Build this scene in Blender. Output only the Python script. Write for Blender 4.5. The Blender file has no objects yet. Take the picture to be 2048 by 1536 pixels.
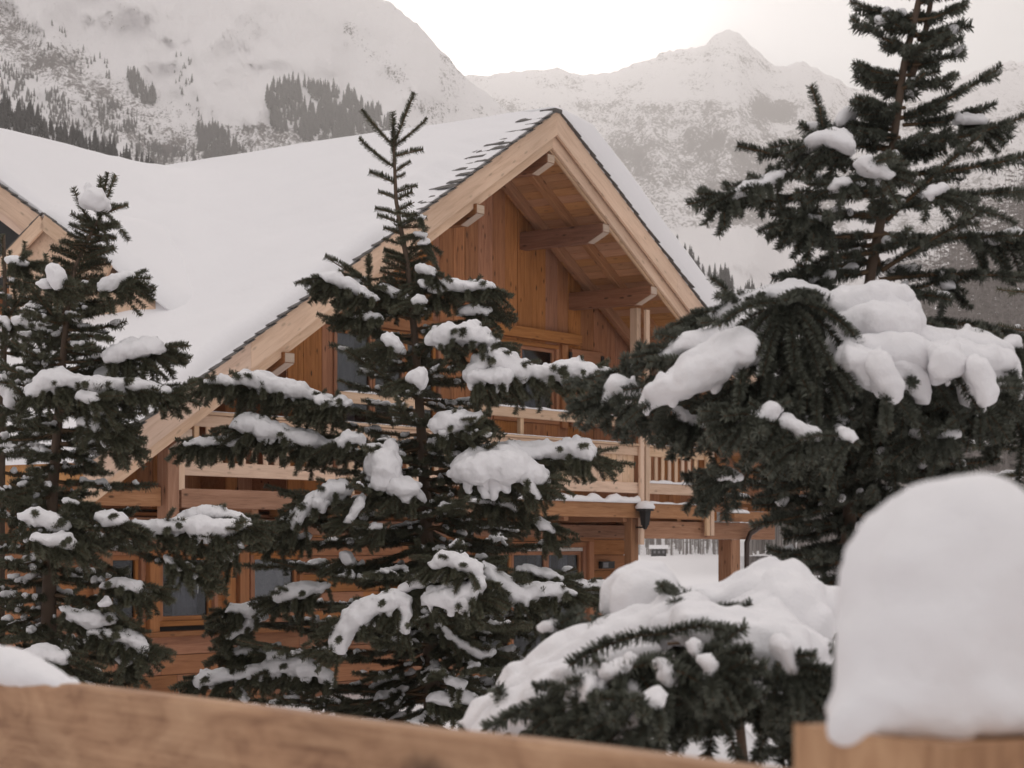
import bpy, math, random
import numpy as np
from mathutils import Vector, Matrix, Euler, noise as mn

# ------------------------------------------------------------------ camera
SC = bpy.context.scene
COL = SC.collection
F = 4200.0            # focal length in photograph pixels (2048 px wide)
HY = 1100.0           # eye level in the photograph
cam = bpy.data.cameras.new('camera')
cam.sensor_width = 36.0
cam.lens = 36.0 * F / 2048.0
cam.shift_y = (HY - 768.0) / 2048.0
cam.clip_start = 0.05
cam.clip_end = 12000.0
cam.dof.use_dof = True
cam.dof.focus_distance = 14.5
cam.dof.aperture_fstop = 8.0
camo = bpy.data.objects.new('camera', cam)
camo.rotation_euler = (math.radians(90), 0, 0)
COL.objects.link(camo)
SC.camera = camo

SUN_EL = 15.5
SUN_AZ = 0.5          # degrees to the right of the view axis
W = bpy.data.worlds.new("World")
SC.world = W
W.use_nodes = True
wn, wl = W.node_tree.nodes, W.node_tree.links
for n in list(wn): wn.remove(n)
wout = wn.new('ShaderNodeOutputWorld')
sky = wn.new('ShaderNodeTexSky')
sky.sky_type = 'NISHITA'
sky.sun_disc = False
sky.sun_elevation = math.radians(SUN_EL)
sky.sun_rotation = math.radians(SUN_AZ)
sky.dust_density = 0.3
sky.air_density = 0.6
sky.altitude = 1800
hsv = wn.new('ShaderNodeHueSaturation'); hsv.inputs['Saturation'].default_value = 0.12
wl.new(sky.outputs[0], hsv.inputs['Color'])
bg1 = wn.new('ShaderNodeBackground'); bg1.inputs['Strength'].default_value = 0.05
wl.new(hsv.outputs[0], bg1.inputs['Color'])
# veil of high cloud: even, a little brighter overhead, glowing round the sun
tc = wn.new('ShaderNodeTexCoord')
nrm = wn.new('ShaderNodeVectorMath'); nrm.operation = 'NORMALIZE'
wl.new(tc.outputs['Generated'], nrm.inputs[0])
sund = Vector((math.sin(math.radians(SUN_AZ)) * math.cos(math.radians(SUN_EL)),
               math.cos(math.radians(SUN_AZ)) * math.cos(math.radians(SUN_EL)),
               math.sin(math.radians(SUN_EL))))
dot = wn.new('ShaderNodeVectorMath'); dot.operation = 'DOT_PRODUCT'
wl.new(nrm.outputs[0], dot.inputs[0]); dot.inputs[1].default_value = sund
def wmath(op, a, b=None, c=None, clamp=False):
    m = wn.new('ShaderNodeMath'); m.operation = op; m.use_clamp = clamp
    for i, v in enumerate((a, b, c)):
        if v is None: continue
        if isinstance(v, (int, float)): m.inputs[i].default_value = v
        else: wl.new(v, m.inputs[i])
    return m.outputs[0]
dpos = wmath('MAXIMUM', dot.outputs['Value'], 0.0)
g1 = wmath('MULTIPLY', wmath('POWER', dpos, 800.0), 4.5)
g2 = wmath('MULTIPLY', wmath('POWER', dpos, 110.0), 0.40)
g3 = wmath('MULTIPLY', wmath('POWER', dpos, 8.0), 0.05)
halo = wmath('ADD', wmath('ADD', g1, g2), g3)
sep = wn.new('ShaderNodeSeparateXYZ'); wl.new(nrm.outputs[0], sep.inputs[0])
zen = wmath('MULTIPLY_ADD', wmath('MAXIMUM', sep.outputs[2], 0.0), 1.04, 0.09)
cl = wn.new('ShaderNodeCombineColor')
tot = wmath('ADD', halo, zen)
wl.new(wmath('MULTIPLY', tot, 1.0), cl.inputs[0])
wl.new(wmath('MULTIPLY', tot, 0.945), cl.inputs[1])
wl.new(wmath('MULTIPLY', tot, 0.925), cl.inputs[2])
bg2 = wn.new('ShaderNodeBackground'); bg2.inputs['Strength'].default_value = 1.0
wl.new(cl.outputs[0], bg2.inputs['Color'])
addw = wn.new('ShaderNodeAddShader')
wl.new(bg1.outputs[0], addw.inputs[0]); wl.new(bg2.outputs[0], addw.inputs[1])
wl.new(addw.outputs[0], wout.inputs['Surface'])

sl = bpy.data.lights.new('sun', 'SUN')
sl.energy = 0.58
sl.angle = math.radians(12)
sl.color = (1.0, 0.965, 0.925)
so = bpy.data.objects.new('sun', sl)
so.rotation_euler = (-sund).to_track_quat('-Z', 'Y').to_euler()
COL.objects.link(so)

SC.view_settings.view_transform = 'Standard'
SC.view_settings.look = 'None'
SC.view_settings.exposure = 0.0
SC.view_settings.gamma = 1.0
SC.view_settings.use_curve_mapping = False
SC.cycles.max_bounces = 8
SC.cycles.diffuse_bounces = 4
SC.cycles.volume_bounces = 1
SC.cycles.use_denoising = True
SC.cycles.caustics_reflective = False
SC.cycles.caustics_refractive = False

# ------------------------------------------------------------------ helpers
def PW(px, py, Y):
    """photograph pixel at distance Y -> world point"""
    return Vector(((px - 1024.0) / F * Y, Y, (HY - py) / F * Y))

WM = {}
def link(o, parent=None, world=None):
    COL.objects.link(o)
    if world is None: world = Matrix.Identity(4)
    WM[o.name] = world
    if parent is not None:
        o.parent = parent
        o.matrix_basis = WM[parent.name].inverted() @ world
    else:
        o.matrix_basis = world
    return o

def tag(o, label=None, cat=None, group=None, kind=None):
    if label: o['label'] = label
    if cat: o['category'] = cat
    if group: o['group'] = group
    if kind: o['kind'] = kind
    return o

def empty(name, loc, label=None, cat=None, group=None, parent=None):
    o = bpy.data.objects.new(name, None)
    o.empty_display_size = 0.2
    link(o, parent, Matrix.Translation(Vector(loc)))
    return tag(o, label, cat, group)

def mesh_obj(name, verts, faces, mat, parent=None, world=None, smooth=False):
    me = bpy.data.meshes.new(name)
    me.from_pydata([tuple(v) for v in verts], [], faces)
    me.validate()
    if smooth:
        me.polygons.foreach_set('use_smooth', [True] * len(me.polygons))
    if mat: me.materials.append(mat)
    o = bpy.data.objects.new(name, me)
    return link(o, parent, world)

def np_mesh(name, V, Q, smooth=False):
    """fast mesh from numpy verts (n,3) and faces (m,k)"""
    me = bpy.data.meshes.new(name)
    V = np.asarray(V, dtype=np.float32); Q = np.asarray(Q, dtype=np.int32)
    k = Q.shape[1]
    me.vertices.add(len(V)); me.vertices.foreach_set('co', V.ravel())
    me.loops.add(Q.size); me.loops.foreach_set('vertex_index', Q.ravel())
    me.polygons.add(len(Q))
    me.polygons.foreach_set('loop_start', np.arange(0, Q.size, k, dtype=np.int32))
    me.polygons.foreach_set('loop_total', np.full(len(Q), k, dtype=np.int32))
    if smooth: me.polygons.foreach_set('use_smooth', np.ones(len(Q), dtype=bool))
    me.update(calc_edges=True)
    return me

_boxes = {}
def box_mesh(L, w, h, ch, mat):
    """chamfered box along +X from 0 to L, centred in Y and Z (long chamfers only)"""
    key = (round(L, 3), round(w, 3), round(h, 3), round(ch, 4), mat.name)
    if key in _boxes: return _boxes[key]
    a, b = w / 2, h / 2
    c = min(ch, a * .6, b * .6)
    prof = [(-a + c, -b), (a - c, -b), (a, -b + c), (a, b - c), (a - c, b), (-a + c, b), (-a, b - c), (-a, -b + c)]
    v = [(0, y, z) for y, z in prof] + [(L, y, z) for y, z in prof]
    f = [(i, (i + 1) % 8, 8 + (i + 1) % 8, 8 + i) for i in range(8)]
    f += [tuple(range(7, -1, -1)), tuple(range(8, 16))]
    me = bpy.data.meshes.new('box')
    me.from_pydata(v, [], f); me.materials.append(mat); me.validate()
    _boxes[key] = me
    return me

def frame(p0, p1, up=Vector((0, 0, 1))):
    x = (Vector(p1) - Vector(p0)).normalized()
    y = Vector(up).cross(x).normalized()
    z = x.cross(y)
    m = Matrix((x, y, z)).transposed().to_4x4()
    m.translation = Vector(p0)
    return m

def bar(name, parent, p0, p1, w, h, mat, up=(0, 0, 1), ch=.006):
    """a squared timber from p0 to p1; w across, h along up"""
    p0 = Vector(p0); p1 = Vector(p1)
    me = box_mesh((p1 - p0).length, w, h, ch, mat)
    o = bpy.data.objects.new(name, me)
    return link(o, parent, frame(p0, p1, Vector(up)))

def lerp(a, b, t): return a + (b - a) * t
def interp(x, pts):
    if x <= pts[0][0]: return pts[0][1]
    for (x0, y0), (x1, y1) in zip(pts, pts[1:]):
        if x <= x1: return y0 + (y1 - y0) * (x - x0) / (x1 - x0)
    return pts[-1][1]

# ------------------------------------------------------------------ materials
class NT:
    def __init__(s, name):
        s.m = bpy.data.materials.new(name); s.m.use_nodes = True
        s.n = s.m.node_tree.nodes; s.l = s.m.node_tree.links
        s.b = s.n.get('Principled BSDF'); s.out = s.n.get('Material Output')
    def new(s, t, **kw):
        n = s.n.new(t)
        for k, v in kw.items(): setattr(n, k, v)
        return n
    def put(s, v, sock):
        if hasattr(v, 'is_output') or isinstance(v, bpy.types.NodeSocket): s.l.new(v, sock)
        else: sock.default_value = v
    def math(s, op, a, b=None, c=None, clamp=False):
        m = s.new('ShaderNodeMath', operation=op, use_clamp=clamp)
        for i, v in enumerate((a, b, c)):
            if v is not None: s.put(v, m.inputs[i])
        return m.outputs[0]
    def noise(s, vec, scale, detail=4, rough=.55, dist=0.0):
        t = s.new('ShaderNodeTexNoise'); s.l.new(vec, t.inputs['Vector'])
        t.inputs['Scale'].default_value = scale; t.inputs['Detail'].default_value = detail
        t.inputs['Roughness'].default_value = rough; t.inputs['Distortion'].default_value = dist
        return t.outputs['Fac']
    def ramp(s, fac, stops, interp='LINEAR'):
        r = s.new('ShaderNodeValToRGB'); r.color_ramp.interpolation = interp
        e = r.color_ramp.elements
        while len(e) < len(stops): e.new(.5)
        for el, (p, c) in zip(e, stops):
            el.position = p
            el.color = (*c, 1) if len(c) == 3 else c
        s.l.new(fac, r.inputs[0]); return r.outputs[0]
    def mix(s, fac, a, b, blend='MIX'):
        m = s.new('ShaderNodeMix', data_type='RGBA', blend_type=blend)
        s.put(fac, m.inputs[0])
        for v, k in ((a, 6), (b, 7)):
            if isinstance(v, tuple) and len(v) == 3: v = (*v, 1)
            s.put(v, m.inputs[k])
        return m.outputs[2]
    def mapping(s, vec, scale=(1, 1, 1), loc=None):
        m = s.new('ShaderNodeMapping'); s.l.new(vec, m.inputs[0])
        m.inputs['Scale'].default_value = scale
        if loc is not None: s.put(loc, m.inputs['Location'])
        return m.outputs[0]
    def bump(s, h, strength, dist):
        b = s.new('ShaderNodeBump'); b.inputs['Strength'].default_value = strength
        b.inputs['Distance'].default_value = dist
        s.l.new(h, b.inputs['Height']); s.l.new(b.outputs[0], s.b.inputs['Normal'])

def wood(name, dark, mid, light, var=.22, rough=.72, knots=.5, fine=1.0, lx=1.0):
    t = NT(name)
    tc = t.new('ShaderNodeTexCoord').outputs['Object']
    oi = t.new('ShaderNodeObjectInfo').outputs['Random']
    off = t.new('ShaderNodeCombineXYZ')
    for i, k in enumerate((37.0, 91.0, 53.0)): t.put(t.math('MULTIPLY', oi, k), off.inputs[i])
    v = t.new('ShaderNodeVectorMath', operation='ADD'); t.l.new(tc, v.inputs[0]); t.l.new(off.outputs[0], v.inputs[1])
    v = v.outputs[0]
    g1 = t.noise(t.mapping(v, (.55 * lx, 7 * fine, 7 * fine)), 2.2, 5, .6, .9 * lx ** .5)
    g2 = t.noise(t.mapping(v, (1.2, 42 * fine, 42 * fine)), 2.5, 3, .6, .2)
    blot = t.noise(t.mapping(v, (.5 * lx, 1.1 * lx, 1.1 * lx)), 1.3, 2, .5, .2)
    g = t.math('ADD', t.math('MULTIPLY', g1, .62), t.math('MULTIPLY', g2, .38))
    c = t.ramp(g, [(.30, dark), (.48, mid), (.68, light)])
    # knots: sparse little dark eyes, stretched along the grain
    vo = t.new('ShaderNodeTexVoronoi'); vo.feature = 'F1'
    t.l.new(t.mapping(v, (2.6, 7.5, 7.5)), vo.inputs['Vector']); vo.inputs['Scale'].default_value = 1.0
    kd = t.math('ADD', vo.outputs['Distance'], t.math('MULTIPLY', t.noise(v, 30, 2), .10))
    kn = t.ramp(kd, [(.13, (1, 1, 1)), (.23, (0, 0, 0))])
    c = t.mix(t.math('MULTIPLY', kn, knots), c, tuple(x * .28 for x in dark))
    r2 = t.math('FRACT', t.math('MULTIPLY', oi, 7.31))
    br = t.math('ADD', t.math('MULTIPLY_ADD', oi, 2 * var, 1 - var), t.math('MULTIPLY', t.math('SUBTRACT', blot, .5), .55))
    hs = t.new('ShaderNodeHueSaturation')
    t.l.new(c, hs.inputs['Color']); t.l.new(br, hs.inputs['Value'])
    t.put(t.math('MULTIPLY_ADD', r2, .010, .497), hs.inputs['Hue'])
    t.put(t.math('MULTIPLY_ADD', r2, .22, .89), hs.inputs['Saturation'])
    t.l.new(hs.outputs[0], t.b.inputs['Base Color'])
    t.b.inputs['Roughness'].default_value = rough
    t.b.inputs['Specular IOR Level'].default_value = .3
    t.bump(g, .35, .004)
    return t.m

M = {}
M['wall'] = wood('wall_larch', (.205, .082, .034), (.375, .152, .064), (.49, .218, .10), .13, knots=.95)
M['siding'] = wood('siding_larch', (.21, .085, .038), (.345, .145, .066), (.43, .20, .098), .2, knots=.5)
M['barge'] = wood('barge_board_larch', (.52, .345, .245), (.68, .475, .35), (.75, .55, .42), .07, knots=.35)
M['rail'] = wood('railing_larch', (.46, .29, .19), (.63, .43, .295), (.71, .51, .37), .12, knots=.4)
M['beam'] = wood('beam_timber', (.19, .082, .038), (.33, .158, .08), (.43, .225, .125), .16, knots=.8)
M['purlin'] = wood('purlin_timber', (.13, .05, .024), (.235, .10, .05), (.32, .15, .08), .10, knots=.8)
M['endgrain'] = wood('weathered_lit_end_grain', (.40, .29, .22), (.50, .38, .30), (.56, .44, .36), .06, knots=.1)  # paler than the purlins: weathering plus outside light put into the colour
M['soffit'] = wood('soffit_larch', (.36, .17, .078), (.49, .245, .118), (.56, .305, .16), .16, knots=.5)
M['frame'] = wood('window_frame_larch', (.24, .095, .042), (.38, .16, .072), (.46, .21, .10), .1, knots=.1)
M['fence'] = wood('fence_timber', (.23, .105, .045), (.42, .225, .105), (.56, .33, .17), .05, knots=.7, fine=1.0, lx=4.5)

def plain(name, col, rough=.6, metal=0, spec=.4):
    t = NT(name)
    tc = t.new('ShaderNodeTexCoord').outputs['Object']
    n = t.noise(tc, 14, 4)
    t.l.new(t.mix(n, tuple(c * .75 for c in col), tuple(min(1, c * 1.25) for c in col)), t.b.inputs['Base Color'])
    t.b.inputs['Roughness'].default_value = rough
    t.b.inputs['Metallic'].default_value = metal
    t.b.inputs['Specular IOR Level'].default_value = spec
    return t.m
M['slate'] = plain('slate', (.115, .105, .098), .8)
M['black'] = plain('black_iron', (.015, .015, .015), .5)
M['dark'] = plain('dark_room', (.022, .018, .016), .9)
M['pipe'] = plain('copper_brown_pipe', (.07, .05, .045), .4, .6)
M['cloth'] = plain('curtain_cloth', (.50, .47, .50), .9)
M['roller'] = plain('roller_blind_white', (.6, .56, .52), .7)
M['grey'] = plain('grey_paint', (.22, .22, .235), .7)
M['bark'] = plain('spruce_bark', (.125, .086, .062), .9)
M['twigbark'] = plain('twig_bark', (.15, .095, .055), .9)

def snow_mat(name='snow', scale=9.0, bumpd=.012, col=(.86, .845, .86), bs=.5):
    t = NT(name)
    tc = t.new('ShaderNodeTexCoord').outputs['Object']
    n = t.noise(tc, scale, 5, .6)
    n2 = t.noise(tc, scale * 9, 3, .6)
    t.l.new(t.mix(n, tuple(c * .965 for c in col), col), t.b.inputs['Base Color'])
    t.b.inputs['Roughness'].default_value = .85
    t.b.inputs['Specular IOR Level'].default_value = .15
    t.bump(t.math('ADD', n, t.math('MULTIPLY', n2, .25)), bs, bumpd)
    return t.m
M['snow'] = snow_mat('snow_on_branches', 14, .018)
M['capsnow'] = snow_mat('cap_snow', 26, .008, bs=.6)
M['ice'] = plain('ice', (.75, .78, .8), .1, 0, .6)
M['roofsnow'] = snow_mat('roof_snow', 1.6, .05, bs=.35)
M['groundsnow'] = snow_mat('ground_snow', 1.2, .08, bs=.4)

def glass_mat(nm='window_glass', k=.42):
    t = NT(nm)
    t.n.remove(t.b)
    tr = t.new('ShaderNodeBsdfTransparent'); tr.inputs[0].default_value = (.62, .64, .66, 1)
    gl = t.new('ShaderNodeBsdfGlossy'); gl.inputs['Roughness'].default_value = .03
    fr = t.new('ShaderNodeFresnel'); fr.inputs[0].default_value = 1.6
    mx = t.new('ShaderNodeMixShader')
    t.l.new(t.math('MULTIPLY', fr.outputs[0], k, clamp=True), mx.inputs[0]); t.l.new(tr.outputs[0], mx.inputs[1]); t.l.new(gl.outputs[0], mx.inputs[2])
    t.l.new(mx.outputs[0], t.out.inputs['Surface'])
    return t.m
M['glass'] = glass_mat()
M['glass_dim_reflection'] = glass_mat('window_glass_dim_reflection', .17)  # same glass, reflection turned down to imitate dark surroundings mirrored in it

def needle_mat(name, c1, c2):
    t = NT(name)
    g = t.new('ShaderNodeNewGeometry')
    n = t.noise(g.outputs['Position'], 2.3, 3)
    oi = t.new('ShaderNodeObjectInfo').outputs['Random']
    f = t.math('ADD', t.math('MULTIPLY', n, .9), t.math('MULTIPLY_ADD', oi, .35, -.2), clamp=True)
    t.l.new(t.mix(f, c1, c2), t.b.inputs['Base Color'])
    t.b.inputs['Roughness'].default_value = .55
    t.b.inputs['Specular IOR Level'].default_value = .35
    return t.m
M['needle'] = needle_mat('spruce_needles', (.052, .054, .034), (.155, .155, .10))
M['needle_grey'] = needle_mat('fir_needles_greyish', (.055, .061, .047), (.16, .168, .13))
# ------------------------------------------------------------------ the land
def fbm(x, y, z=0, o=5, s=1.0):
    return mn.fractal(Vector((x * s, y * s, z)), 0.9, 2.1, o)

def mountain_mat(name, rock, cover, scale, lo, hi, zlo=0, zhi=1e5):
    t = NT(name)
    g = t.new('ShaderNodeNewGeometry')
    p = g.outputs['Position']
    q = t.mapping(p, (1, .28, 1))
    sx = t.new('ShaderNodeSeparateXYZ'); t.l.new(g.outputs['Normal'], sx.inputs[0]); nz = sx.outputs[2]
    big = t.noise(q, scale * .05, 4, .6)
    sm = t.noise(q, scale, 6, .75, .2)
    streak = t.noise(t.mapping(q, (1.0, 1.0, .3)), scale * .45, 5, .7, .8)
    v = t.math('ADD', t.math('MULTIPLY', sm, .6), t.math('MULTIPLY', streak, .4))
    v = t.math('ADD', v, t.math('MULTIPLY', t.math('SUBTRACT', big, .5), cover))
    att = t.new('ShaderNodeAttribute'); att.attribute_name = 'brush'
    v = t.math('ADD', v, t.math('MULTIPLY', t.math('SUBTRACT', .62, t.math('ABSOLUTE', nz)), .10))
    v = t.math('ADD', v, t.math('MULTIPLY', t.math('SUBTRACT', att.outputs['Fac'], .5), .24))
    m = t.ramp(v, [(lo, (0, 0, 0)), (hi, (1, 1, 1))])
    t.l.new(t.mix(m, (.84, .825, .84), rock), t.b.inputs['Base Color'])
    t.b.inputs['Roughness'].default_value = 1
    t.b.inputs['Specular IOR Level'].default_value = 0
    t.bump(t.math('ADD', t.noise(q, scale * .15, 6, .65), t.math('MULTIPLY', sm, .2)), .9, 1.6 / scale)
    return t.m

class Slope:
    """a mountainside: skyline height per azimuth, foot height, distances of both"""
    def __init__(s, name, sky_pts, foot, Yt, Yb, x0, x1, nx, ny, amp, seed, mat, brush, power=1.0):
        s.sky, s.foot, s.Yt, s.Yb, s.amp, s.seed, s.pw = sky_pts, foot, Yt, Yb, amp, seed, power
        V = np.zeros((nx * ny, 3)); A = np.zeros(nx * ny)
        for i in range(nx):
            x = x0 + (x1 - x0) * i / (nx - 1)
            ys = interp(x, sky_pts) + 5 * fbm(x * .022, 0, seed, 5) + 4 * mn.fractal(Vector((x * .07, seed, 0)), .4, 2.0, 4); yf = interp(x, foot)
            for j in range(ny):
                t = j / (ny - 1)
                y = ys + (yf - ys) * t
                V[i * ny + j] = s.point(x, max(y, ys))
                A[i * ny + j] = brush(x, y)
        # a far side, so the ridge is solid from any side
        idx = np.arange(nx * ny).reshape(nx, ny)
        Q = np.stack([idx[:-1, :-1], idx[:-1, 1:], idx[1:, 1:], idx[1:, :-1]], -1).reshape(-1, 4)
        back = V[idx[:, 0]].copy(); back[:, 1] += 500; back[:, 2] -= 700
        nb = len(V); V = np.vstack([V, back]); A = np.concatenate([A, np.full(nx, .3)])
        bi = np.arange(nb, nb + nx)
        Q2 = np.stack([idx[:-1, 0], idx[1:, 0], bi[1:], bi[:-1]], -1)
        me = np_mesh(name, V, np.vstack([Q, Q2]), True)
        at = me.attributes.new('brush', 'FLOAT', 'POINT'); at.data.foreach_set('value', A.astype(np.float32))
        me.materials.append(mat)
        s.o = link(bpy.data.objects.new(name, me)); s.o['kind'] = 'structure'
    def point(s, x, y):
        ys = interp(x, s.sky); yf = interp(x, s.foot)
        t = (y - ys) / max(yf - ys, 1)
        Yt = interp(x, s.Yt) if isinstance(s.Yt, list) else s.Yt
        Y = Yt + (s.Yb - Yt) * (max(t, 0) ** s.pw)
        w = min(1, max(t, 0) * 6)
        q = mn.ridged_multi_fractal(Vector((x * .006, y * .006, s.seed)), .9, 2.1, 6, 1.0, 2.0) - 1.2
        Y += s.amp * w * (fbm(x * .004, y * .004, s.seed, 4) * .6 - q * .42)
        return PW(x, y, Y)

MM = mountain_mat
def br_left(x, y):
    # scrub belt falling from top left towards the valley
    d = abs((y - (60 + x * .62))) / 110.0
    v = max(0, 1 - d) * (1 if x < 620 else max(0, 1 - (x - 620) / 80))
    if 690 < x < 900 and y < 260: v = max(v, .55 * max(0, 1 - abs(y - (60 + (x - 690) * .9)) / 70))
    if y > 250 and x > 250: v = max(v, .8)
    if x > 880: v = max(v, .45)
    return .12 + .78 * v + .1 * fbm(x * .02, y * .02, 3)
left_mt = Slope('mountain', [(-900, -500), (-400, -420), (0, -300), (400, -150), (640, -60), (760, -5), (800, 20), (850, 62), (890, 108), (925, 150), (980, 190), (1060, 260), (1200, 420)],
                [(-900, 1106), (1300, 1106)], 1500, 430, -900, 1180, 260, 160, 70, 1.7,
                MM('mountain_snow_left', (.12, .105, .10), .3, .75, .535, .565), br_left)
def br_right(x, y):
    v = .35
    if y > 200: v = .55
    if 1150 < x < 1650 and 240 < y < 470: v = .75
    d = math.hypot((x - 1545) / 60, (y - 232) / 34)
    d += .35 * fbm(x * .03, y * .03, 4, 4)
    if d < 1.0: v = 1.2 - .5 * d ** 3 if y < 232 else 1.2 - .8 * d
    if y > 478 and x < 1640: v = -.6
    elif y > 450 and x < 1640: v = lerp(v, -.6, (y - 450) / 28)
    return v + .12 * fbm(x * .02, y * .02, 9)
right_mt = Slope('mountain', [(700, 190), (860, 165), (930, 152), (985, 147), (1050, 140), (1110, 138), (1170, 148), (1215, 146), (1270, 128), (1330, 105), (1370, 98), (1410, 92), (1432, 68), (1455, 58), (1475, 62), (1500, 88), (1545, 128), (1575, 132), (1592, 122), (1625, 133), (1662, 152), (1700, 176), (1760, 180), (1850, 165), (1930, 150), (1990, 128), (2060, 122), (2300, 60), (2800, -60)],
                [(600, 1106), (2900, 1106)], [(600, 2600), (1200, 2700), (1700, 2700), (2900, 2300)], 620, 700, 2800, 300, 110, 120, 4.1,
                MM('mountain_snow_right', (.14, .125, .12), .4, .40, .50, .54), br_right, .9)

def ground_z(x, y):
    z = -1.75 - .55 * min(1, max(0, (y - 6) / 12))
    # bank of shovelled snow behind the fence
    z += 1.05 * math.exp(-((x - 1.0) / .9) ** 2 - ((y - 8.2) / 1.3) ** 2)
    z += 1.25 * math.exp(-((x - .60) / .55) ** 2 - ((y - 6.3) / .75) ** 2)
    z += .12 * fbm(x * .25, y * .25, 1, 4) * min(1, y / 6)
    z += max(0, y - 90) * .0075 + max(0, y - 320) ** 1.15 * .02
    return z
def terrain():
    xs = np.concatenate([-np.geomspace(1600, 14, 40), np.linspace(-13.5, 13.5, 140), np.geomspace(14, 1600, 40)])
    ys = np.concatenate([np.linspace(-30, -2, 12), np.linspace(-1.5, 60, 170), np.geomspace(62, 1500, 60)])
    V = np.array([(x, y, ground_z(x, y)) for x in xs for y in ys])
    idx = np.arange(len(V)).reshape(len(xs), len(ys))
    Q = np.stack([idx[:-1, :-1], idx[1:, :-1], idx[1:, 1:], idx[:-1, 1:]], -1).reshape(-1, 4)
    me = np_mesh('ground', V, Q, True); me.materials.append(M['groundsnow'])
    o = link(bpy.data.objects.new('ground', me)); o['kind'] = 'structure'
terrain()

# wooded shoulders: a dark one falling from the left, one behind the right eave, the larch slope at right
def hill(name, sky_pts, Y0, Y1, x0, x1, foot, mat, seed=0, nx=80, ny=24):
    V = []
    for i in range(nx):
        x = x0 + (x1 - x0) * i / (nx - 1); ys = interp(x, sky_pts)
        for j in range(ny):
            t = j / (ny - 1); y = ys + (foot - ys) * t
            V.append(PW(x, y, lerp(Y0, Y1, t) + 4 * fbm(x * .01, y * .01, seed) * min(1, t * 5)))
        V.append(V[-ny] + Vector((0, 60, -80)))
    n2 = ny + 1
    idx = np.arange(len(V)).reshape(nx, n2)
    Q = np.stack([idx[:-1, :-2], idx[:-1, 1:-1], idx[1:, 1:-1], idx[1:, :-2]], -1).reshape(-1, 4)
    Q2 = np.stack([idx[:-1, 0], idx[1:, 0], idx[1:, -1], idx[:-1, -1]], -1)
    me = np_mesh(name, V, np.vstack([Q, Q2]), True); me.materials.append(mat)
    o = link(bpy.data.objects.new(name, me)); o['kind'] = 'structure'
    def pt(x, t):
        ys = interp(x, sky_pts); y = ys + (foot - ys) * t
        return PW(x, y, lerp(Y0, Y1, t) + 4 * fbm(x * .01, y * .01, seed) * min(1, t * 5))
    return pt
hs = M['groundsnow']
lh = [(-600, 50), (-200, 130), (0, 212), (60, 240), (130, 272), (200, 300), (260, 326), (420, 420), (900, 700), (1000,1100)]
left_hill = hill('hill', lh, 420, 300, -600, 1000, 1106, hs, 5)
rh = [(1000,1000), (1200, 440), (1300, 470), (1390, 526), (1440, 556), (1500, 584), (1560, 612), (1650, 640), (1900, 700), (2100,1090)]
right_hill = hill('hill', rh, 480, 380, 1000, 2100, 1106, hs, 8)
wh = [(1500, 1010), (1640, 900), (1760, 780), (1850, 640), (1900, 560), (1980, 500), (2060, 440), (2500, 250)]
larch_hill = hill('hill', wh, 360, 150, 1480, 2500, 1112, hs, 11)

def conifer_arrays(rng, h, kind):
    """low tree far away: jagged tiers (spruce) or a bare larch"""
    V = []; T = []
    if kind == 'spruce':
        n = 6; r0 = h * rng.uniform(.13, .19)
        for k in range(n):
            z0 = h * (.06 + .86 * k / n); z1 = z0 + h * .30 * (1 - .45 * k / n)
            r = r0 * (1 - k / n) ** .85 + h * .012
            b = len(V); m = 7; a0 = rng.uniform(0, 6)
            for q in range(m):
                a = a0 + q * 2 * math.pi / m
                rr = r * rng.uniform(.7, 1.25)
                V.append((rr * math.cos(a), rr * math.sin(a), z0 - rng.uniform(0, .05) * h))
            V.append((rng.uniform(-.01, .01) * h, 0, min(z1, h)))
            T += [(b + q, b + (q + 1) % m, b + m) for q in range(m)]
    else:
        b = 0; w = h * .010
        V += [(-w, -w, -.5), (w, -w, -.5), (0, w, -.5), (0, 0, h)]
        T += [(0, 1, 3), (1, 2, 3), (2, 0, 3)]
        for k in range(15):
            z = h * (.22 + .74 * k / 15) ; L = h * .17 * (1.08 - k / 15) * rng.uniform(.6, 1.2); a = rng.uniform(0, 6.28)
            c, s = math.cos(a), math.sin(a); b = len(V); tw = h * .007
            V += [(0, 0, z), (c * L, s * L, z - h * .01), (c * L * .5 , s * L * .5, z + tw * 2.2)]
            T += [(b, b + 1, b + 2)]
    return np.array(V), np.array(T)

def forest(name, pts, mat, kind, hmin, hmax, seed):
    rng = random.Random(seed)
    protos = [conifer_arrays(rng, 1.0, kind) for _ in range(12)]
    VV = []; TT = []; n = 0
    for p in pts:
        V, T = protos[rng.randrange(12)]
        h = rng.uniform(hmin, hmax)
        a = rng.uniform(0, 6.28); R = np.array([[math.cos(a), -math.sin(a), 0], [math.sin(a), math.cos(a), 0], [0, 0, 1]])
        VV.append((V * h) @ R.T + np.array(p)); TT.append(T + n); n += len(V)
    me = np_mesh(name, np.vstack(VV), np.vstack(TT)); me.materials.append(mat)
    o = link(bpy.data.objects.new(name, me)); o['kind'] = 'stuff'
    return o
def far_mat(name, c1, c2, sc):
    t = NT(name); g = t.new('ShaderNodeNewGeometry')
    t.l.new(t.mix(t.noise(g.outputs['Position'], sc, 3), c1, c2), t.b.inputs['Base Color'])
    t.b.inputs['Roughness'].default_value = 1; t.b.inputs['Specular IOR Level'].default_value = 0
    return t.m
M['farspruce'] = far_mat('far_spruce', (.03, .032, .03), (.11, .105, .10), .4)
M['larch'] = far_mat('bare_larch', (.12, .10, .09), (.42, .385, .365), .3)

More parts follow.
